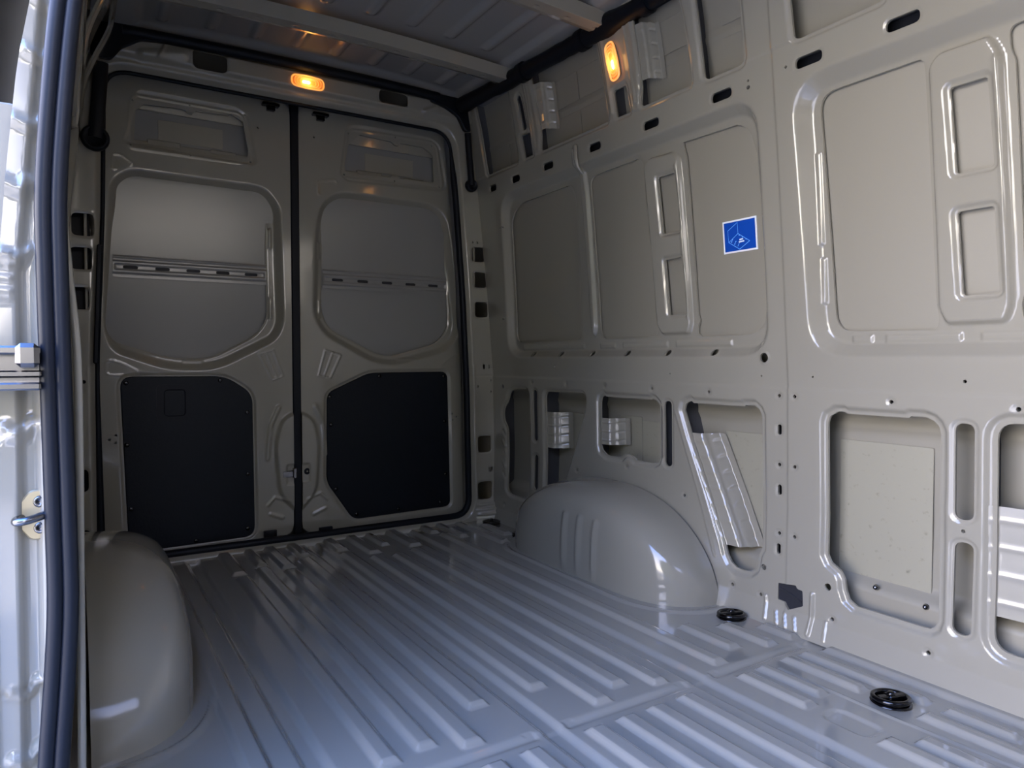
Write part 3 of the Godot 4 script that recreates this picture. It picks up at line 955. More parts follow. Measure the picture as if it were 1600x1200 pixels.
func doors() -> void:
	var nx := Vector3.RIGHT
	var ny := Vector3.UP
	var nz := Vector3.FORWARD
	# ---- left leaf
	var s := Sheet.new(Sheet.steps([[-0.86, -0.066, 0.005]]), Sheet.steps([[0.0, 1.9, 0.005]]))
	for i in s.nu:
		s.bu[i] = 0.0
	s.press(soft(P([-0.775, 0.9, -0.77, 1.12, -0.745, 1.46, -0.68, 1.515, -0.17, 1.51, -0.105, 1.43, -0.095, 0.93, -0.13, 0.86, -0.37, 0.735, -0.55, 0.735, -0.75, 0.81]), 0.07, 6), 0.03, 0.035)
	var lp := soft(P([-0.765, 0.9, -0.735, 1.3, -0.712, 1.42, -0.65, 1.462, -0.24, 1.462, -0.172, 1.41, -0.165, 0.95, -0.21, 0.885, -0.39, 0.785, -0.54, 0.785, -0.74, 0.85]), 0.06, 6)
	s.press(lp, 0.004, 0.006, 0.006)
	s.hole(lp)
	for q in [[-0.5, 1.468, -0.43, 1.48], [-0.3, 1.468, -0.23, 1.48], [-0.158, 1.25, -0.142, 1.34], [-0.158, 0.95, -0.142, 1.05], [-0.5, 0.765, -0.42, 0.778]]:
		s.press(rect(q[0], q[1], q[2], q[3], 0.003), -0.005, 0.006)
	s.press(soft(P([-0.695, 1.6, -0.65, 1.815, -0.28, 1.815, -0.235, 1.79, -0.2, 1.6, -0.22, 1.585]), 0.03), 0.005, 0.01)
	s.bead(soft(P([-0.68, 1.59, -0.665, 1.795, -0.26, 1.795, -0.215, 1.59]), 0.03), 0.006, -0.0025, true)
	var lu := P([-0.658, 1.623, -0.65, 1.735, -0.621, 1.765, -0.497, 1.774, -0.474, 1.768, -0.463, 1.758, -0.45, 1.758, -0.437, 1.773, -0.314, 1.777, -0.302, 1.785, -0.257, 1.762, -0.238, 1.647, -0.24, 1.626, -0.259, 1.605, -0.43, 1.604, -0.449, 1.618, -0.463, 1.618, -0.477, 1.603, -0.643, 1.606])
	s.hole(lu)
	for q in [[-0.66, 1.77], [-0.46, 1.79], [-0.25, 1.79], [-0.67, 1.6], [-0.46, 1.592], [-0.23, 1.6], [-0.2, 1.745]]:
		s.hole(oval(q[0], q[1], 0.0045, 0.0045))
	s.bead(P([-0.205, 0.804, -0.147, 0.821, -0.108, 0.709, -0.151, 0.693]), 0.006, -0.003, true)
	s.bead(P([-0.178, 0.81, -0.132, 0.702]), 0.005, -0.003)
	s.bead(soft(P([-0.765, 0.72, -0.765, 0.78, -0.72, 0.77, -0.66, 0.735, -0.66, 0.72]), 0.02), 0.005, -0.002, true)
	s.bead(soft(P([-0.73, 1.5, -0.73, 1.56, -0.7, 1.56, -0.66, 1.53]), 0.01), 0.005, -0.002, false)
	var lt := soft(P([-0.72, 0.715, -0.34, 0.712, -0.234, 0.64, -0.23, 0.035, -0.70, 0.03]), 0.045, 6)
	s.press(lt, 0.008, 0.008, 0.014)
	for q in [[-0.759, 0.475], [-0.737, 0.491], [-0.738, 0.462]]:
		s.hole(oval(q[0], q[1], 0.006, 0.005))
	lock_press(s, -0.067, -1.0)
	s.keep(soft(P([-0.83, 0.02, -0.82, 0.75, -0.79, 1.5, -0.78, 1.87, -0.068, 1.87, -0.068, 0.02]), 0.05, 6))
	var d1 := struct("door_1", s.mesh(Vector3(0, 0, -0.02), nx, ny, nz, 0.008), paint, "left rear door leaf, its upper panel mirroring the daylight")
	# ---- right leaf
	var t := Sheet.new(Sheet.steps([[-0.034, 0.78, 0.005]]), Sheet.steps([[0.0, 1.9, 0.005]]))
	t.press(soft(P([0.033, 1.36, 0.06, 1.47, 0.14, 1.53, 0.6, 1.53, 0.68, 1.48, 0.705, 1.36, 0.76, 0.92, 0.69, 0.815, 0.4, 0.745, 0.29, 0.765, 0.07, 0.885, 0.02, 0.97]), 0.06, 6), 0.03, 0.035)
	var rp := soft(P([0.078, 1.4, 0.11, 1.465, 0.2, 1.48, 0.6, 1.465, 0.675, 1.42, 0.698, 0.93, 0.63, 0.857, 0.395, 0.795, 0.33, 0.805, 0.1, 0.92, 0.07, 1.0]), 0.05, 6)
	t.press(rp, 0.004, 0.006, 0.006)
	t.hole(rp)
	for q in [[0.22, 1.487, 0.3, 1.5], [0.46, 1.478, 0.54, 1.49], [0.05, 1.22, 0.068, 1.3], [0.05, 0.96, 0.068, 1.05], [0.42, 0.775, 0.52, 0.79]]:
		t.press(rect(q[0], q[1], q[2], q[3], 0.003), -0.005, 0.006)
	t.press(soft(P([0.148, 1.6, 0.178, 1.82, 0.24, 1.835, 0.6, 1.835, 0.645, 1.81, 0.685, 1.61, 0.65, 1.59, 0.18, 1.575]), 0.03), 0.005, 0.01)
	t.bead(soft(P([0.16, 1.59, 0.19, 1.81, 0.6, 1.82, 0.63, 1.8, 0.66, 1.6]), 0.03), 0.006, -0.0025, true)
	var ru := P([0.173, 1.646, 0.192, 1.74, 0.213, 1.763, 0.243, 1.793, 0.396, 1.787, 0.415, 1.773, 0.43, 1.773, 0.442, 1.788, 0.558, 1.786, 0.591, 1.768, 0.608, 1.752, 0.614, 1.635, 0.604, 1.627, 0.44, 1.623, 0.42, 1.64, 0.405, 1.64, 0.39, 1.622, 0.2, 1.613, 0.179, 1.619])
	t.hole(ru)
	for q in [[0.19, 1.79], [0.415, 1.81], [0.6, 1.8], [0.17, 1.605], [0.41, 1.608], [0.64, 1.61], [0.035, 1.745]]:
		t.hole(oval(q[0], q[1], 0.0045, 0.0045))
	t.bead(P([0.076, 0.822, 0.146, 0.8, 0.098, 0.698, 0.044, 0.71]), 0.006, -0.003, true)
	t.bead(P([0.11, 0.81, 0.07, 0.705]), 0.005, -0.003)
	t.bead(soft(P([0.735, 0.745, 0.735, 0.81, 0.69, 0.79, 0.65, 0.755, 0.65, 0.745]), 0.02), 0.005, -0.002, true)
	t.bead(soft(P([0.05, 1.5, 0.05, 1.56, 0.13, 1.575, 0.14, 1.56]), 0.01), 0.005, -0.002, false)
	var rt := soft(P([0.083, 0.632, 0.28, 0.72, 0.68, 0.722, 0.695, 0.06, 0.20, 0.052, 0.078, 0.235]), 0.035, 6)
	t.press(rt, 0.008, 0.008, 0.014)
	for q in [[0.703, 0.516], [0.726, 0.499], [0.707, 0.484]]:
		t.hole(oval(q[0], q[1], 0.006, 0.005))
	lock_press(t, -0.03, 1.0)
	t.keep(soft(P([-0.032, 0.02, -0.032, 1.87, 0.66, 1.875, 0.69, 1.6, 0.73, 1.1, 0.755, 0.66, 0.765, 0.02]), 0.05, 6))
	var d2 := struct("door_2", t.mesh(Vector3(0, 0, -0.02), nx, ny, nz, 0.008), paint, "right rear door leaf, next to the wall with the blue sticker")
	for leaf in [[d1, lp, lt, -0.86, -0.05, -1.0], [d2, rp, rt, -0.05, 0.8, 1.0]]:
		var d: Node3D = leaf[0]
		var left: bool = leaf[5] < 0.0
		# outer skin: leans forwards a little towards the top, as the body does
		var o := Sheet.new(Sheet.steps([[leaf[3], leaf[4], 0.03]]), Sheet.steps([[-0.02, 1.95, 0.03]]))
		for j in o.nv:
			o.bv[j] = -0.05 * (minf(o.vs[j], 1.52) - 1.12) + 0.018 * smoothstep(1.52, 1.58, o.vs[j])
		put("outer_panel", o.mesh(Vector3(0, 0, -0.062), nx, ny, nz, 0.0), paint_b, d)
		# crossbar over the blind window
		var x0 := -0.735 if left else 0.078
		var x1 := -0.166 if left else 0.69
		var b := Sheet.new(Sheet.steps([[x0, x1, 0.004]]), Sheet.steps([[1.098, 1.186, 0.0025]]))
		b.press(rect(x0 - 0.1, 1.112, x1 + 0.1, 1.163), -0.005, 0.005)
		b.press(rect(x0 + 0.005, 1.125, x1 - 0.005, 1.15), 0.004, 0.005)
		b.bead(P([x0, 1.176, x1, 1.176]), 0.006, -0.004)
		for k in 5:
			var cx := (-0.675 + k * 0.112) if left else (0.145 + k * 0.1185)
			b.hole(soft(rect(cx - 0.026, 1.132, cx + 0.026, 1.144), 0.006, 4))
		put("crossbar", b.mesh(Vector3(0, 0, -0.052), nx, ny, nz, 0.006), paint_b, d)
		put("slot_shade_strip", boxes([[Vector3((x0 + x1) * 0.5, 1.138, -0.0605), Vector3(x1 - x0 - 0.02, 0.026, 0.003)]], 0.001), cavity_shade, d)  # dark strip added behind the slots, shade put in as colour
		# dark trim board
		var trim := put("trim_panel", plate(leaf[2], Vector3(0, 0, -0.031), nx, ny, Vector3.BACK, 0.009, 0.003), board, d, "dark textured lower trim board")
		var clips := [[-0.7, 0.69], [-0.36, 0.695], [-0.255, 0.56], [-0.255, 0.3], [-0.26, 0.07], [-0.46, 0.045], [-0.67, 0.06], [-0.69, 0.2], [-0.7, 0.45]] if left else [[0.095, 0.615], [0.1, 0.49], [0.12, 0.2], [0.215, 0.075], [0.42, 0.075], [0.64, 0.085], [0.67, 0.22], [0.665, 0.48], [0.66, 0.70], [0.33, 0.705]]
		for q in clips:
			put("clip", lathe([[0.009, 0.0], [0.0085, 0.002], [0.006, 0.0035], [0.0, 0.004]], Vector3(q[0], q[1], -0.0222), Vector3.BACK, 14), gloss_black, trim)
		# shelf inside the upper pocket
		var px := -0.45 if left else 0.4
		put("pocket_shelf", boxes([[Vector3(px, 1.615, -0.056), Vector3(0.44, 0.035, 0.01)], [Vector3(px - 0.1, 1.632, -0.058), Vector3(0.12, 0.022, 0.016)], [Vector3(px + 0.12, 1.628, -0.058), Vector3(0.1, 0.018, 0.016)], [Vector3(px, 1.78, -0.05), Vector3(0.46, 0.06, 0.012), Basis(Vector3.RIGHT, 0.12)]]), paint, d)
		put("pocket_pad", plate(rect(px - 0.12, 1.645, px + 0.12, 1.725, 0.004), Vector3(0, 0, -0.0595), nx, ny, Vector3.BACK, 0.002, 0.0008), satin, d)
	# handle dish in the left trim board
	var ring := soft(P([-0.596, 0.54, -0.596, 0.682, -0.474, 0.68, -0.474, 0.536]), 0.02)
	var hd := Sheet.new(Sheet.steps([[-0.6, -0.47, 0.003]]), Sheet.steps([[0.532, 0.686, 0.003]]))
	hd.press(rect(-0.568, 0.556, -0.492, 0.66, 0.014), 0.03, 0.014)
	hd.press(rect(-0.533, 0.57, -0.50, 0.655, 0.01), -0.024, 0.008)
	hd.keep(ring)
	put("handle_dish", hd.mesh(Vector3(0, 0, -0.0195), nx, ny, nz, 0.002), black, d1, "black recessed pull handle")
	# latch between the leaves, catches at top and foot
	put("latch", boxes([[Vector3(-0.092, 0.287, -0.012), Vector3(0.05, 0.028, 0.014)], [Vector3(-0.066, 0.29, -0.006), Vector3(0.016, 0.045, 0.02)]]), chrome, d1, "bright metal latch")
	put("lock_boss", lathe([[0.017, 0.0], [0.016, 0.006], [0.011, 0.009], [0.0, 0.006]], Vector3(-0.01, 0.292, -0.019), Vector3.BACK, 18), black, d2)
	put("catch", boxes([[Vector3(-0.15, 1.845, -0.005), Vector3(0.07, 0.012, 0.03)], [Vector3(-0.15, 1.832, -0.004), Vector3(0.035, 0.025, 0.02)]]), gloss_black, d1)
	put("catch", boxes([[Vector3(0.06, 1.842, -0.005), Vector3(0.07, 0.012, 0.03)], [Vector3(0.06, 1.828, -0.004), Vector3(0.035, 0.025, 0.02)]]), gloss_black, d2)
	put("foot_catch", boxes([[Vector3(-0.17, 0.036, -0.013), Vector3(0.055, 0.034, 0.012)]]), chrome, d1)
	put("foot_catch", boxes([[Vector3(0.07, 0.03, -0.012), Vector3(0.06, 0.014, 0.016)]]), black, d2)
	put("centre_seal", boxes([[Vector3(-0.05, 0.945, -0.024), Vector3(0.036, 1.87, 0.02)]], 0.006), black, d2, "black rubber seal between the leaves")

# the rounded lock housing pressed into each leaf beside the gap
func lock_press(s: Sheet, x: float, sg: float) -> void:
	var inner := soft(P([x - sg * 0.05, 0.08, x + sg * 0.06, 0.2, x + sg * 0.075, 0.42, x + sg * 0.045, 0.53, x - sg * 0.05, 0.56]), 0.05, 6)
	s.press(inner, -0.014, 0.02, 0.012)
	s.bead(P([x + sg * 0.11, 0.36, x + sg * 0.095, 0.5, x + sg * 0.06, 0.575]), 0.016, -0.006)
	s.press(soft(P([x - sg * 0.02, 0.24, x + sg * 0.035, 0.24, x + sg * 0.035, 0.33, x - sg * 0.02, 0.33]), 0.01), 0.006, 0.008)
	s.bead(P([x + sg * 0.02, 0.17, x + sg * 0.08, 0.19, x + sg * 0.11, 0.16]), 0.01, -0.004)
	s.bead(P([x + sg * 0.05, 0.1, x + sg * 0.1, 0.12]), 0.012, -0.004)

func front_wall() -> void:
	var s := Sheet.new(Sheet.steps([[-0.98, 0.98, 0.02]]), Sheet.steps([[-0.05, 2.1, 0.02]]))
	var win := rect(-0.64, 1.3, 0.64, 1.9, 0.1)
	s.press(win, 0.02, 0.04, 0.04)
	s.hole(win)
	var w := struct("wall_front", s.mesh(Vector3(0, 0, 4.24), Vector3.RIGHT, Vector3.UP, Vector3.BACK, 0.08), paint_b, "front end of the load space with its window")
	put("front_shell", boxes([[Vector3(0, 0.55, 4.35), Vector3(2.1, 1.3, 0.04)], [Vector3(0, 2.12, 4.35), Vector3(2.1, 0.4, 0.04)], [Vector3(-0.95, 1.2, 4.35), Vector3(0.2, 1.2, 0.04)], [Vector3(0.95, 1.2, 4.35), Vector3(0.2, 1.2, 0.04)]]), satin, w)
	var g := mat(Color(0.06, 0.07, 0.07, 0.4), 0.02)
	g.transparency = BaseMaterial3D.TRANSPARENCY_ALPHA
	var pane := boxes([[Vector3(0, 1.58, 4.3), Vector3(1.54, 0.78, 0.005)]], 0.001)
	struct("window_1", pane, g, "clear front window")

func hedge() -> void:
	var nz := FastNoiseLite.new()
	nz.seed = 3
	nz.frequency = 1.1
	nz.fractal_octaves = 4
	# [x from, x to, middle z, half depth, top], the second an unseen screen added to shade the jamb
	for q in [[-6.0, 6.0, 10.5, 1.2, 1.25, "low clipped green hedge on the ground beyond the front window"], [-13.0, -2.2, 9.0, 1.4, 5.2, "tall green screen added out of view ahead on the left to shade the door jamb"]]:
		var st := SurfaceTool.new()
		st.begin(Mesh.PRIMITIVE_TRIANGLES)
		st.set_smooth_group(0)
		var rows := []
		for j in 25:
			var row := []
			for i in 81:
				var a := PI * j / 24.0
				var e := sqrt(maxf(1.0 - pow(absf(i / 40.0 - 1.0), 8.0), 0.0))
				var x: float = lerpf(q[0], q[1], i / 80.0)
				var hh: float = (q[4] + 0.9) * 0.5
				var p := Vector3(x, hh - 0.9 - hh * cos(a) * (0.4 + 0.6 * e), q[2] - q[3] * sin(a) * e)
				p += Vector3(0, 1.0, -0.9) * nz.get_noise_3dv(p) * e + Vector3(0, 0.3 * sin(x * 1.3), 0)
				row.append(p)
			rows.append(row)
		for j in 24:
			for i in 80:
				quad(st, rows[j][i], rows[j][i + 1], rows[j + 1][i + 1], rows[j + 1][i])
		var o := put("hedge", finish(st), mat(Color(0.25, 0.27, 0.2), 0.8))
		tag(o, q[5], "hedge")

func arches() -> void:
	for side: float in [1.0, -1.0]:
		var root := thing("wheel_arch", "rounded grey painted wheel housing below the right wall, with three upright ribs" if side > 0 else "rounded grey painted wheel housing behind the black door seal, mirroring blue sky", "wheel arch", Vector3(side * 0.86, 0.0, 1.01))
		var pos := PackedVector3Array()
		var nor := PackedVector3Array()
		var idx := PackedInt32Array()
		var nz := 150
		var na := 90
		var at := func(a: float, b: float) -> Vector3:
			# a along (-1..1), b from floor (0) to wall (1)
			var z := 0.52 * sin(a * PI * 0.5)
			var q := absf(z) / 0.52
			var p := 0.215 * pow(maxf(1.0 - pow(q, 5.0), 0.0), 0.5)
			var hgt := 0.325 * pow(maxf(1.0 - pow(q, 2.4), 0.0), 0.55)
			var w := b * PI * 0.5
			var n := 0.5
			var x := p * pow(cos(w), n)
			var y := hgt * pow(sin(w), n)
			y -= 0.055 * x * smoothstep(0.35, 0.75, b)
			return Vector3(-side * x, y, z)
		var base := PackedVector3Array()
		for i in nz + 1:
			var a := -1.0 + 2.0 * i / nz
			for j in na + 1:
				base.append(at.call(a, clampf(float(j) / na, 0.0, 1.0)))
		var rough := PackedVector3Array()
		for i in nz + 1:
			for j in na + 1:
				var k := i * (na + 1) + j
				var du: Vector3 = base[mini(i + 1, nz) * (na + 1) + j] - base[maxi(i - 1, 0) * (na + 1) + j]
				var dv: Vector3 = base[i * (na + 1) + mini(j + 1, na)] - base[i * (na + 1) + maxi(j - 1, 0)]
				var n := du.cross(dv).normalized()
				if n.dot(Vector3(-side, 0.6, 0.0)) < 0.0:
					n = -n
				var p: Vector3 = base[k]
				if side > 0.0:   # upright ribs on the flank
					for rz: float in [-0.028, 0.058, 0.147]:
						var dd := sqrt(pow(p.z - rz, 2.0) + pow(maxf(absf(p.y - 0.13) - 0.082, 0.0), 2.0))
						var t := clampf(1.0 - dd / 0.017, 0.0, 1.0)
						p += n * 0.010 * t * t * (3.0 - 2.0 * t)
				rough.append(p)
		for i in nz + 1:
			for j in na + 1:
				var du: Vector3 = rough[mini(i + 1, nz) * (na + 1) + j] - rough[maxi(i - 1, 0) * (na + 1) + j]
				var dv: Vector3 = rough[i * (na + 1) + mini(j + 1, na)] - rough[i * (na + 1) + maxi(j - 1, 0)]
				var n := du.cross(dv).normalized()
				if n.dot(Vector3(-side, 0.6, 0.0)) < 0.0:
					n = -n
				pos.append(rough[i * (na + 1) + j])
				nor.append(n)
		for i in nz:
			for j in na:
				var a := i * (na + 1) + j
				if side > 0:
					idx.append_array([a, a + 1, a + na + 2, a, a + na + 2, a + na + 1])
				else:
					idx.append_array([a, a + na + 2, a + 1, a, a + na + 1, a + na + 2])
		var arr := []
		arr.resize(Mesh.ARRAY_MAX)
		arr[Mesh.ARRAY_VERTEX] = pos
		arr[Mesh.ARRAY_NORMAL] = nor
		arr[Mesh.ARRAY_INDEX] = idx
		var m := ArrayMesh.new()
		m.add_surface_from_arrays(Mesh.PRIMITIVE_TRIANGLES, arr)
		put("housing", m, paint, root)

func lamps() -> void:
	var warm := Color(1.0, 0.72, 0.36)
	for k in 2:
		var c := Vector3(-0.032, 1.918, 0.122) if k == 0 else Vector3(xw(1.82) - 0.004, 1.82, 1.135)
		var n := Vector3.BACK if k == 0 else Vector3(-1, -0.12, 0).normalized()
		var u := Vector3.RIGHT if k == 0 else Vector3(-0.12, 0.985, -0.18).normalized()   # long axis
		u = (u - n * u.dot(n)).normalized()
		var v := n.cross(u)
		var root := thing("interior_lamp", "lit warm oval courtesy lamp on the header above the rear doors" if k == 0 else "lit warm oval courtesy lamp high on the right wall, above a small window", "lamp", c, "courtesy lamps")
		var L := 0.066
		var W := 0.026
		var shape := func(sc: float) -> PackedVector2Array: return soft(P([-L * sc, -W * 0.82 - (sc - 1.0) * 0.02, 0.0, -W * sc, L * sc, -W * 0.82 - (sc - 1.0) * 0.02, L * sc, W * 0.82 + (sc - 1.0) * 0.02, 0.0, W * sc, -L * sc, W * 0.82 + (sc - 1.0) * 0.02]), 0.02, 7)
		var refl := mat(Color(0.95, 0.78, 0.5), 0.3, 0.6)
		put("housing", plate(shape.call(0.97), Vector3.ZERO, u, v, n, 0.003, 0.001), refl, root)
		var lens := mat(Color(1.0, 0.95, 0.85, 0.05), 0.05)
		for q: float in [1.0, 0.82, 0.66, 0.5]:
			var line := PackedVector3Array()
			var pts: PackedVector2Array = shape.call(q)
			if q < 0.9:
				pts = soft(P([-L * q, -W * q * 0.8, L * q, -W * q * 0.8, L * q, W * q * 0.8, -L * q, W * q * 0.8]), 0.018, 6)
			for p in pts:
				line.append(u * p.x + v * p.y + n * (0.009 if q > 0.9 else 0.011))
			line.append(line[0])
			line.append(line[1])
			var rim := mat(Color(1.0, 0.86, 0.62), 0.2)
			rim.emission_enabled = true
			rim.emission = Color(1.0, 0.62, 0.25)
			rim.emission_energy_multiplier = 0.09
			put("bezel" if q > 0.9 else "lens_ring", tube(line, 0.0035 if q > 0.9 else 0.0016, 8, n), rim, root)
		var glow := mat(Color(1.0, 0.9, 0.7), 0.5)
		glow.emission_enabled = true
		glow.emission = Color(1.0, 0.82, 0.5)
		glow.emission_energy_multiplier = 0.9
		var off := u * (-0.006 if k == 0 else -0.012)
		put("bulb", tube(PackedVector3Array([off - u * 0.016 + n * 0.007, off - u * 0.012 + n * 0.007, off + u * 0.012 + n * 0.007, off + u * 0.016 + n * 0.007]), [0.003, 0.0065, 0.0065, 0.003], 12, n), glow, root)
		var back_glow := mat(Color(1.0, 0.75, 0.4), 0.4)
		back_glow.emission_enabled = true
		back_glow.emission = Color(1.0, 0.5, 0.13)
		back_glow.emission_energy_multiplier = 0.04
		put("reflector", plate(shape.call(0.8), n * 0.0031, u, v, n, 0.002, 0.0008), back_glow, root)
		lens.transparency = BaseMaterial3D.TRANSPARENCY_ALPHA
		put("lens", plate(shape.call(0.95), n * 0.0145, u, v, n, 0.0015, 0.0006), lens, root)
		var li := OmniLight3D.new()
		li.name = "lamp_light"
		li.light_color = warm
		li.light_energy = 0.0004
		li.light_size = 0.03
		li.omni_range = 8.0
		li.omni_attenuation = 2.0
		li.shadow_enabled = true
		root.add_child(li)
		li.position = n * 0.03

func black_trunking() -> void:
	# padded tube along the right roof rail
	var path := smooth_line(PackedVector3Array([Vector3(0.665, 1.945, 0.17), Vector3(0.69, 1.95, 0.4), Vector3(0.705, 1.95, 0.6), Vector3(0.722, 1.95, 0.85), Vector3(0.732, 1.95, 1.0), Vector3(0.738, 1.948, 1.12), Vector3(0.742, 1.95, 1.25), Vector3(0.748, 1.95, 1.45), Vector3(0.755, 1.95, 2.2), Vector3(0.755, 1.95, 3.6)]), 5)
	var radii := []
	for p in path:
		var r := 0.031
		r += 0.012 * exp(-pow((p.z - 1.12) / 0.07, 2.0)) + 0.006 * exp(-pow((p.z - 0.5) / 0.08, 2.0)) + 0.006 * exp(-pow((p.z - 0.2) / 0.06, 2.0))
		r += 0.0012 * sin(p.z * 90.0)
		radii.append(r)
	var side := thing("curtain_tube", "thick black padded tube running along the right roof rail", "tube")
	put("tube", tube(path, radii, 18), black, side)
	for z: float in [0.62, 0.98, 1.3]:
		var x := 0.705 if z < 0.7 else (0.731 if z < 1.2 else 0.743)
		put("collar", tube(PackedVector3Array([Vector3(x, 1.95, z - 0.02), Vector3(x, 1.95, z - 0.016), Vector3(x, 1.95, z + 0.016), Vector3(x, 1.95, z + 0.02)]), [0.033, 0.039, 0.039, 0.033], 18), black, side)
	# cover over the rear header with a drop at each end
	var head := thing("header_tube", "long black tube across the header above the rear doors", "tube")
	var hp := smooth_line(PackedVector3Array([Vector3(-0.7, 1.965, 0.135), Vector3(-0.45, 1.972, 0.135), Vector3(-0.1, 1.978, 0.135), Vector3(0.3, 1.978, 0.135), Vector3(0.56, 1.972, 0.135)]), 6)
	put("tube", tube(hp, 0.02, 14), black, head)
	put("end_plate", plate(soft(P([-0.80, 1.85, -0.80, 1.985, -0.56, 1.985, -0.56, 1.95, -0.64, 1.94, -0.70, 1.90, -0.735, 1.85]), 0.012), Vector3(0, 0, 0.115), Vector3.RIGHT, Vector3.UP, Vector3.BACK, 0.03, 0.004), black, head)
	put("end_plate", plate(soft(P([0.52, 1.985, 0.7, 1.985, 0.725, 1.84, 0.695, 1.84, 0.66, 1.9, 0.6, 1.93, 0.52, 1.945]), 0.02), Vector3(0, 0, 0.115), Vector3.RIGHT, Vector3.UP, Vector3.BACK, 0.03, 0.004), black, head)
	for k in 2:
		var drop := thing("drain_hose", "black hose with a round end plug on the right rear pillar" if k == 0 else "black hose with a large round end plug on the left rear pillar", "hose", Vector3.ZERO, "corner hoses")
		var line := PackedVector3Array([Vector3(0.714, 1.836, 0.13), Vector3(0.716, 1.81, 0.13), Vector3(0.722, 1.75, 0.128), Vector3(0.738, 1.6, 0.125)]) if k == 0 else PackedVector3Array([Vector3(-0.768, 1.836, 0.13), Vector3(-0.77, 1.8, 0.13), Vector3(-0.778, 1.7, 0.13), Vector3(-0.79, 1.57, 0.125)])
		put("hose", tube(smooth_line(line, 6), 0.015 if k == 0 else 0.024, 14, Vector3.BACK, 1.0 if k == 0 else 0.6), black, drop)
		var r := 0.03 if k == 0 else 0.046
		put("end_plug", lathe([[r, 0.0], [r, 0.012], [r * 0.9, 0.02], [r * 0.75, 0.022], [r * 0.7, 0.018], [0.0, 0.018]], line[3] + Vector3(0, 0, -0.012), Vector3.BACK, 24), black, drop)

func lashing_rings() -> void:
	var spots := [[0.806, 0.188, "black lashing ring on the floor in the far rear corner", -0.6], [0.805, 0.455, "black lashing ring close behind the right wheel arch", -0.5], [0.805, 1.626, "black lashing ring just ahead of the right wheel arch", -0.35], [0.693, 2.18, "black lashing ring nearest the viewer, beside the oval floor pressing", -0.35]]
	for q in spots:
		var root := thing("lashing_ring", q[2], "lashing ring", Vector3(q[0], 0.0, q[1]), "lashing rings along the right wall")
		root.rotation.y = q[3]
		put("base", lathe([[0.044, 0.0], [0.043, 0.003], [0.036, 0.004], [0.0, 0.004]], Vector3.ZERO, Vector3.UP, 26), gloss_black, root)
		var ringp := PackedVector3Array()
		for k in 30:
			var a := TAU * k / 28.0
			ringp.append(Vector3(0.037 * cos(a), 0.0095 + 0.002 * sin(a), 0.037 * sin(a)))
		put("ring", tube(ringp, 0.0062, 10), gloss_black, root)
		put("bridge", boxes([[Vector3(0, 0.010, 0), Vector3(0.07, 0.012, 0.016)], [Vector3(0, 0.012, 0), Vector3(0.024, 0.012, 0.026)]], 0.004), gloss_black, root)
		put("bolt", lathe([[0.009, 0.0], [0.009, 0.005], [0.006, 0.007], [0.0, 0.007]], Vector3(0, 0.017, 0), Vector3.UP, 6), gloss_black, root)

func line(im: Image, a: Vector2, b: Vector2, w: float, c: Color) -> void:
	var n := int(a.distance_to(b) * 2.0) + 1
	for k in n + 1:
		var p := a.lerp(b, float(k) / n)
		im.fill_rect(Rect2i(int(p.x - w * 0.5), int(p.y - w * 0.5), int(w), int(w)), c)

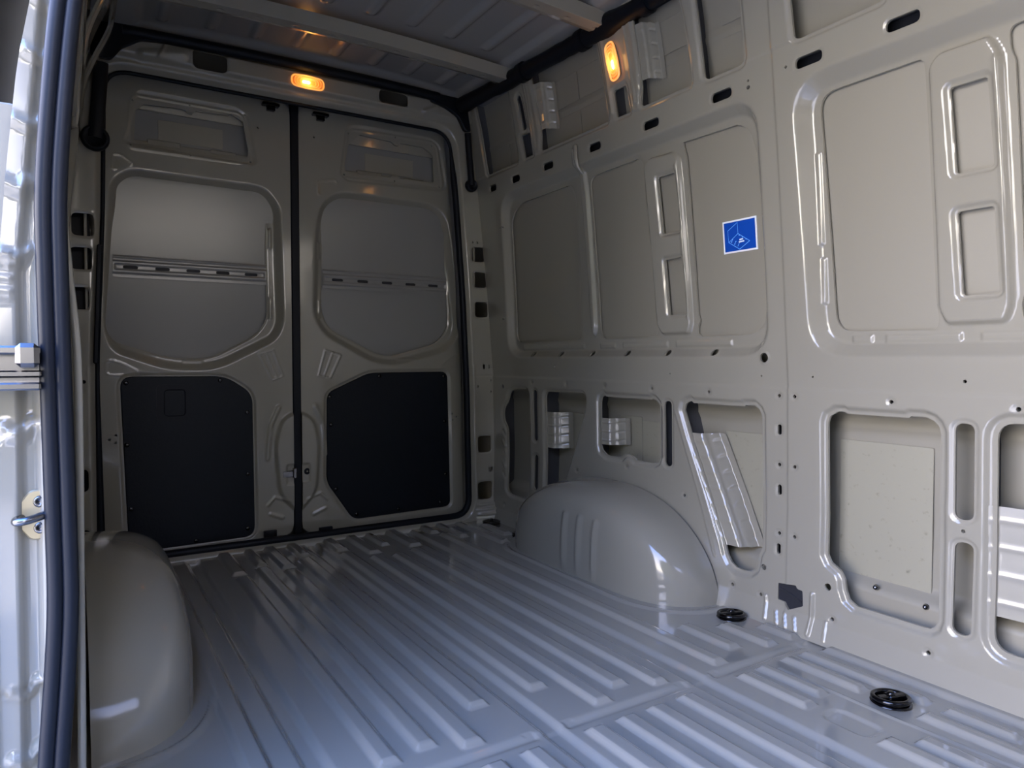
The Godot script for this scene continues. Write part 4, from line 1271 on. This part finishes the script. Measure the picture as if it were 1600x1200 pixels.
func small_things() -> void:
	# blue sticker on the outer skin
	var im := Image.create(416, 320, false, Image.FORMAT_RGBA8)
	im.fill(Color(0.96, 0.97, 0.98))
	im.fill_rect(Rect2i(18, 17, 380, 286), Color(0.0, 0.29, 0.7))
	var f := func(u: float, v: float) -> Vector2: return Vector2(u * 416.0, v * 320.0)
	var pale := Color(0.45, 0.72, 1.0)
	var pts := [f.call(0.45, 0.09), f.call(0.153, 0.3), f.call(0.165, 0.66), f.call(0.453, 0.43)]
	for k in 4:
		line(im, pts[k], pts[(k + 1) % 4], 4, pale)
	var dia := [f.call(0.453, 0.43), f.call(0.783, 0.71), f.call(0.479, 0.915), f.call(0.165, 0.66)]
	for k in 4:
		line(im, dia[k], dia[(k + 1) % 4], 4, pale)
	for q in [[0.285, 0.58, 0.25, 0.66], [0.38, 0.66, 0.34, 0.74], [0.48, 0.72, 0.43, 0.82]]:
		line(im, f.call(q[0], q[1]), f.call(q[2], q[3]), 5, pale)
	for q in [[0.285, 0.58], [0.25, 0.66], [0.38, 0.66], [0.49, 0.49], [0.58, 0.56], [0.68, 0.64], [0.34, 0.74]]:
		line(im, f.call(q[0] - 0.008, q[1]), f.call(q[0] + 0.008, q[1]), 8, pale)
	line(im, f.call(0.5, 0.625), f.call(0.58, 0.615), 12, Color(0.92, 0.96, 1.0))
	line(im, f.call(0.48, 0.695), f.call(0.61, 0.685), 13, Color(0.92, 0.96, 1.0))
	var sm := mat(Color.WHITE, 0.45)
	sm.albedo_texture = ImageTexture.create_from_image(im)
	var y0 := 1.112
	var y1 := 1.211
	var a := Vector3(xw(y0) + 0.0445, y0, 1.522)
	var b := Vector3(xw(y1) + 0.0445, y1, 1.522)
	var st := SurfaceTool.new()
	st.begin(Mesh.PRIMITIVE_TRIANGLES)
	st.set_smooth_group(-1)
	var zf := Vector3(0, 0, 0.129)
	var corner := [a, a + zf, b + zf, b]
	var uv := [Vector2(0, 1), Vector2(1, 1), Vector2(1, 0), Vector2(0, 0)]
	for k: int in [0, 1, 2, 0, 2, 3]:
		st.set_uv(uv[k])
		st.add_vertex(corner[k])
	var back := Vector3(0.002, 0, 0)
	for k in 4:
		for e in [corner[k], corner[(k + 1) % 4] + back, corner[(k + 1) % 4], corner[k], corner[k] + back, corner[(k + 1) % 4] + back]:
			st.set_uv(Vector2(0.01, 0.01))
			st.add_vertex(e)
	tag(put("sticker", finish(st), sm), "small blue sticker with white border and line drawing on the right wall", "sticker")
	# dark foam plug at the foot of the pillar
	var foam := mat(Color(0.13, 0.13, 0.15), 0.9)
	var fp := P([1.738, 0.127, 1.804, 0.139, 1.813, 0.128, 1.829, 0.127, 1.832, 0.080, 1.811, 0.070, 1.78, 0.053, 1.764, 0.073, 1.738, 0.074])
	var plug := thing("foam_plug", "dark grey foam plug filling a hole at the foot of the right wall", "plug", Vector3(xw(0.1), 0.1, 1.784))
	var rel := PackedVector2Array()
	for p in fp:
		rel.append(p - Vector2(1.784, 0.1))
	put("foam", plate(rel, Vector3(0.012, 0, 0), Vector3.BACK, Vector3.UP, Vector3.LEFT, 0.008, 0.003), foam, plug)
	put("crease", tube(PackedVector3Array([Vector3(0.005, 0.012, -0.04), Vector3(0.003, 0.002, 0.0), Vector3(0.005, -0.012, 0.035)]), 0.004, 8), foam, plug)
	# dented bracket between the rear window recess panels
	var rid := thing("seam_bracket", "small folded bright metal tab at the top of the rear window recess", "bracket", Vector3(xw(1.56) - 0.002, 1.52, 0.88))
	put("tab", tube(PackedVector3Array([Vector3(0.012, 0.078, -0.01), Vector3(-0.008, 0.075, 0.0), Vector3(-0.008, 0.03, 0.004), Vector3(0.002, 0.0, 0.002), Vector3(0.025, -0.025, 0.006)]), [0.003, 0.011, 0.009, 0.009, 0.004], 10, Vector3.RIGHT, 0.8), paint, rid)

func slide_door_pillar() -> void:
	# jamb of the sliding door opening, facing forwards
	var s := Sheet.new(Sheet.steps([[-1.06, -0.86, 0.003]]), Sheet.steps([[-0.16, 1.95, 0.006]]))
	s.press(P([-0.955, -0.3, -0.92, -0.3, -0.915, 0.9, -0.87, 1.4, -0.83, 1.8, -0.86, 1.8, -0.9, 1.4, -0.945, 0.9]), 0.012, 0.010)
	s.bead(P([-0.985, -0.1, -0.985, 0.6, -1.0, 0.95, -0.97, 1.4, -0.93, 1.8]), 0.012, -0.008)
	for q in [[0.93, 0.012], [1.03, 0.016], [1.12, 0.012], [1.22, 0.014], [1.3, 0.016], [1.36, 0.012], [0.2, 0.014], [0.3, 0.012], [0.68, 0.016]]:
		var bx := -0.94 + 0.16 * maxf(q[0] - 1.0, 0.0)
		s.bead(P([bx - 0.02, q[0], bx, q[0] - 0.008, bx + 0.012, q[0] + 0.008]), q[1], -0.008)
	for k in 8:
		s.bead(P([-1.03, 0.865 + 0.009 * k, -0.95, 0.868 + 0.009 * k]), 0.005, -0.004)
	s.press(soft(P([-0.985, 0.66, -0.93, 0.70, -0.9, 0.70, -0.9, 0.3, -0.99, 0.3]), 0.02), -0.008, 0.01)
	s.keep(soft(P([-1.03, -0.15, -1.03, 0.7, -0.985, 0.8, -0.962, 0.93, -0.951, 1.06, -0.936, 1.2, -0.918, 1.3, -0.88, 1.5, -0.82, 1.8, -0.80, 1.82, -0.845, 1.5, -0.88, 1.22, -0.894, 0.95, -0.89, 0.5, -0.90, 0.3, -0.91, 0.1, -0.88, -0.15]), 0.03))
	var jamb := struct("trim_1", s.mesh(Vector3(0, 0, 1.83), Vector3.RIGHT, Vector3.UP, Vector3.FORWARD, 0.02), paint, "bright painted jamb of the sliding door opening")
	put("jamb_back", boxes([[Vector3(-0.95, 0.5, 1.79), Vector3(0.07, 1.3, 0.03)]]), satin, jamb)
	# inner flange just behind the seal
	var fl := PackedVector3Array([Vector3(-0.878, 0.0, 1.8), Vector3(-0.8745, 0.25, 1.8), Vector3(-0.8725, 0.45, 1.8), Vector3(-0.8705, 0.645, 1.8), Vector3(-0.871, 0.8, 1.8), Vector3(-0.88, 0.92, 1.8), Vector3(-0.884, 1.03, 1.8), Vector3(-0.872, 1.25, 1.8), Vector3(-0.84, 1.48, 1.8), Vector3(-0.78, 1.8, 1.8)])
	put("flange", tube(smooth_line(fl, 6), 0.006, 8, Vector3.BACK), paint, jamb)
	# two-lipped door seal
	var seal := thing("door_seal", "dark double-lipped rubber seal down the edge of the sliding door opening", "door seal")
	for k in 2:
		var off := -0.0092 if k == 0 else 0.0088
		var pts := PackedVector3Array([Vector3(-0.86, 0.0, 2.3), Vector3(-0.89, 0.0, 2.05), Vector3(-0.91, 0.015, 1.92), Vector3(-0.915, 0.09, 1.86), Vector3(-0.911, 0.184, 1.85), Vector3(-0.9005, 0.324, 1.85), Vector3(-0.895, 0.43, 1.85), Vector3(-0.8955, 0.55, 1.85), Vector3(-0.8975, 0.745, 1.85), Vector3(-0.899, 0.9, 1.85), Vector3(-0.8985, 1.02, 1.85), Vector3(-0.889, 1.157, 1.85), Vector3(-0.875, 1.295, 1.85), Vector3(-0.85, 1.48, 1.85), Vector3(-0.82, 1.66, 1.86), Vector3(-0.795, 1.8, 1.9), Vector3(-0.785, 1.86, 2.0), Vector3(-0.785, 1.87, 2.3)])
		for i in pts.size():
			pts[i].x += off
		put("lip", tube(smooth_line(pts, 8), 0.0112, 16, Vector3.BACK), rubber, seal)
	# striker plate
	var strike := thing("striker", "cream plated door striker with steel loop on the jamb", "striker", Vector3(-0.925, 0.555, 1.824))
	put("plate", plate(soft(P([-0.026, -0.012, -0.008, -0.037, 0.03, -0.037, 0.03, 0.036, -0.008, 0.036, -0.026, 0.012]), 0.006), Vector3.ZERO, Vector3.RIGHT, Vector3.UP, Vector3.BACK, 0.008, 0.002), zinc, strike)
	put("loop", tube(smooth_line(PackedVector3Array([Vector3(0.02, 0.003, 0.0), Vector3(0.012, 0.002, 0.022), Vector3(-0.008, -0.002, 0.034), Vector3(-0.022, -0.004, 0.032), Vector3(-0.024, -0.004, 0.018), Vector3(-0.016, -0.003, 0.0)]), 5), 0.006, 12, Vector3.UP), chrome, strike)
	for y: float in [-0.0195, 0.019]:
		put("bolt", lathe([[0.0085, 0.0], [0.0085, 0.002], [0.0055, 0.004], [0.004, 0.002], [0.0, 0.002]], Vector3(0.004, y, 0.008), Vector3.BACK, 18), chrome, strike)
	# guide rail of the sliding door on the outside
	var rail := thing("guide_rail", "polished steel guide rail end beside the door seal", "rail", Vector3(-0.975, 0.768, 1.862))
	put("channel", boxes([[Vector3(0.0, 0.025, 0.0), Vector3(0.12, 0.012, 0.04)], [Vector3(0.0, 0.0, -0.014), Vector3(0.12, 0.045, 0.012)], [Vector3(0.0, -0.025, 0.0), Vector3(0.12, 0.011, 0.04)], [Vector3(0.0, -0.008, -0.004), Vector3(0.12, 0.01, 0.012)]], 0.005), chrome, rail)
	put("end_block", boxes([[Vector3(0.045, 0.018, 0.008), Vector3(0.028, 0.034, 0.036)]], 0.008), chrome, rail)
	# the sliding door itself, run back along the outside
	var sd := thing("sliding_door", "sliding door pushed back along the outside, seen edge on", "door")
	var p := Sheet.new(Sheet.steps([[0.45, 1.74, 0.02]]), Sheet.steps([[-0.15, 1.85, 0.02]]))
	for j in p.nv:
		p.bv[j] = xw(clampf(p.vs[j], 0.05, 2.0)) + 0.175 + 0.02 * smoothstep(0.9, 0.3, p.vs[j])
	var win := rect(0.55, 0.95, 1.715, 1.75, 0.04)
	p.press(win, 0.012, 0.03, 0.02)
	p.hole(win)
	put("edge_seal", boxes([[Vector3(-0.985, 0.4, 1.72), Vector3(0.02, 1.1, 0.03)]], 0.006), black, sd)
	put("panel", p.mesh(Vector3.ZERO, Vector3.BACK, Vector3.UP, Vector3.LEFT, 0.02), paint, sd)
	var q := Sheet.new(Sheet.steps([[0.5, 1.725, 0.04]]), Sheet.steps([[0.9, 1.8, 0.04]]))
	for j in q.nv:
		q.bv[j] = xw(q.vs[j]) + 0.195
	put("pane", q.mesh(Vector3.ZERO, Vector3.BACK, Vector3.UP, Vector3.LEFT, 0.0), mat(Color(0.09, 0.09, 0.1), 0.35, 0.0, 0.1), sd, "dark tinted glass")
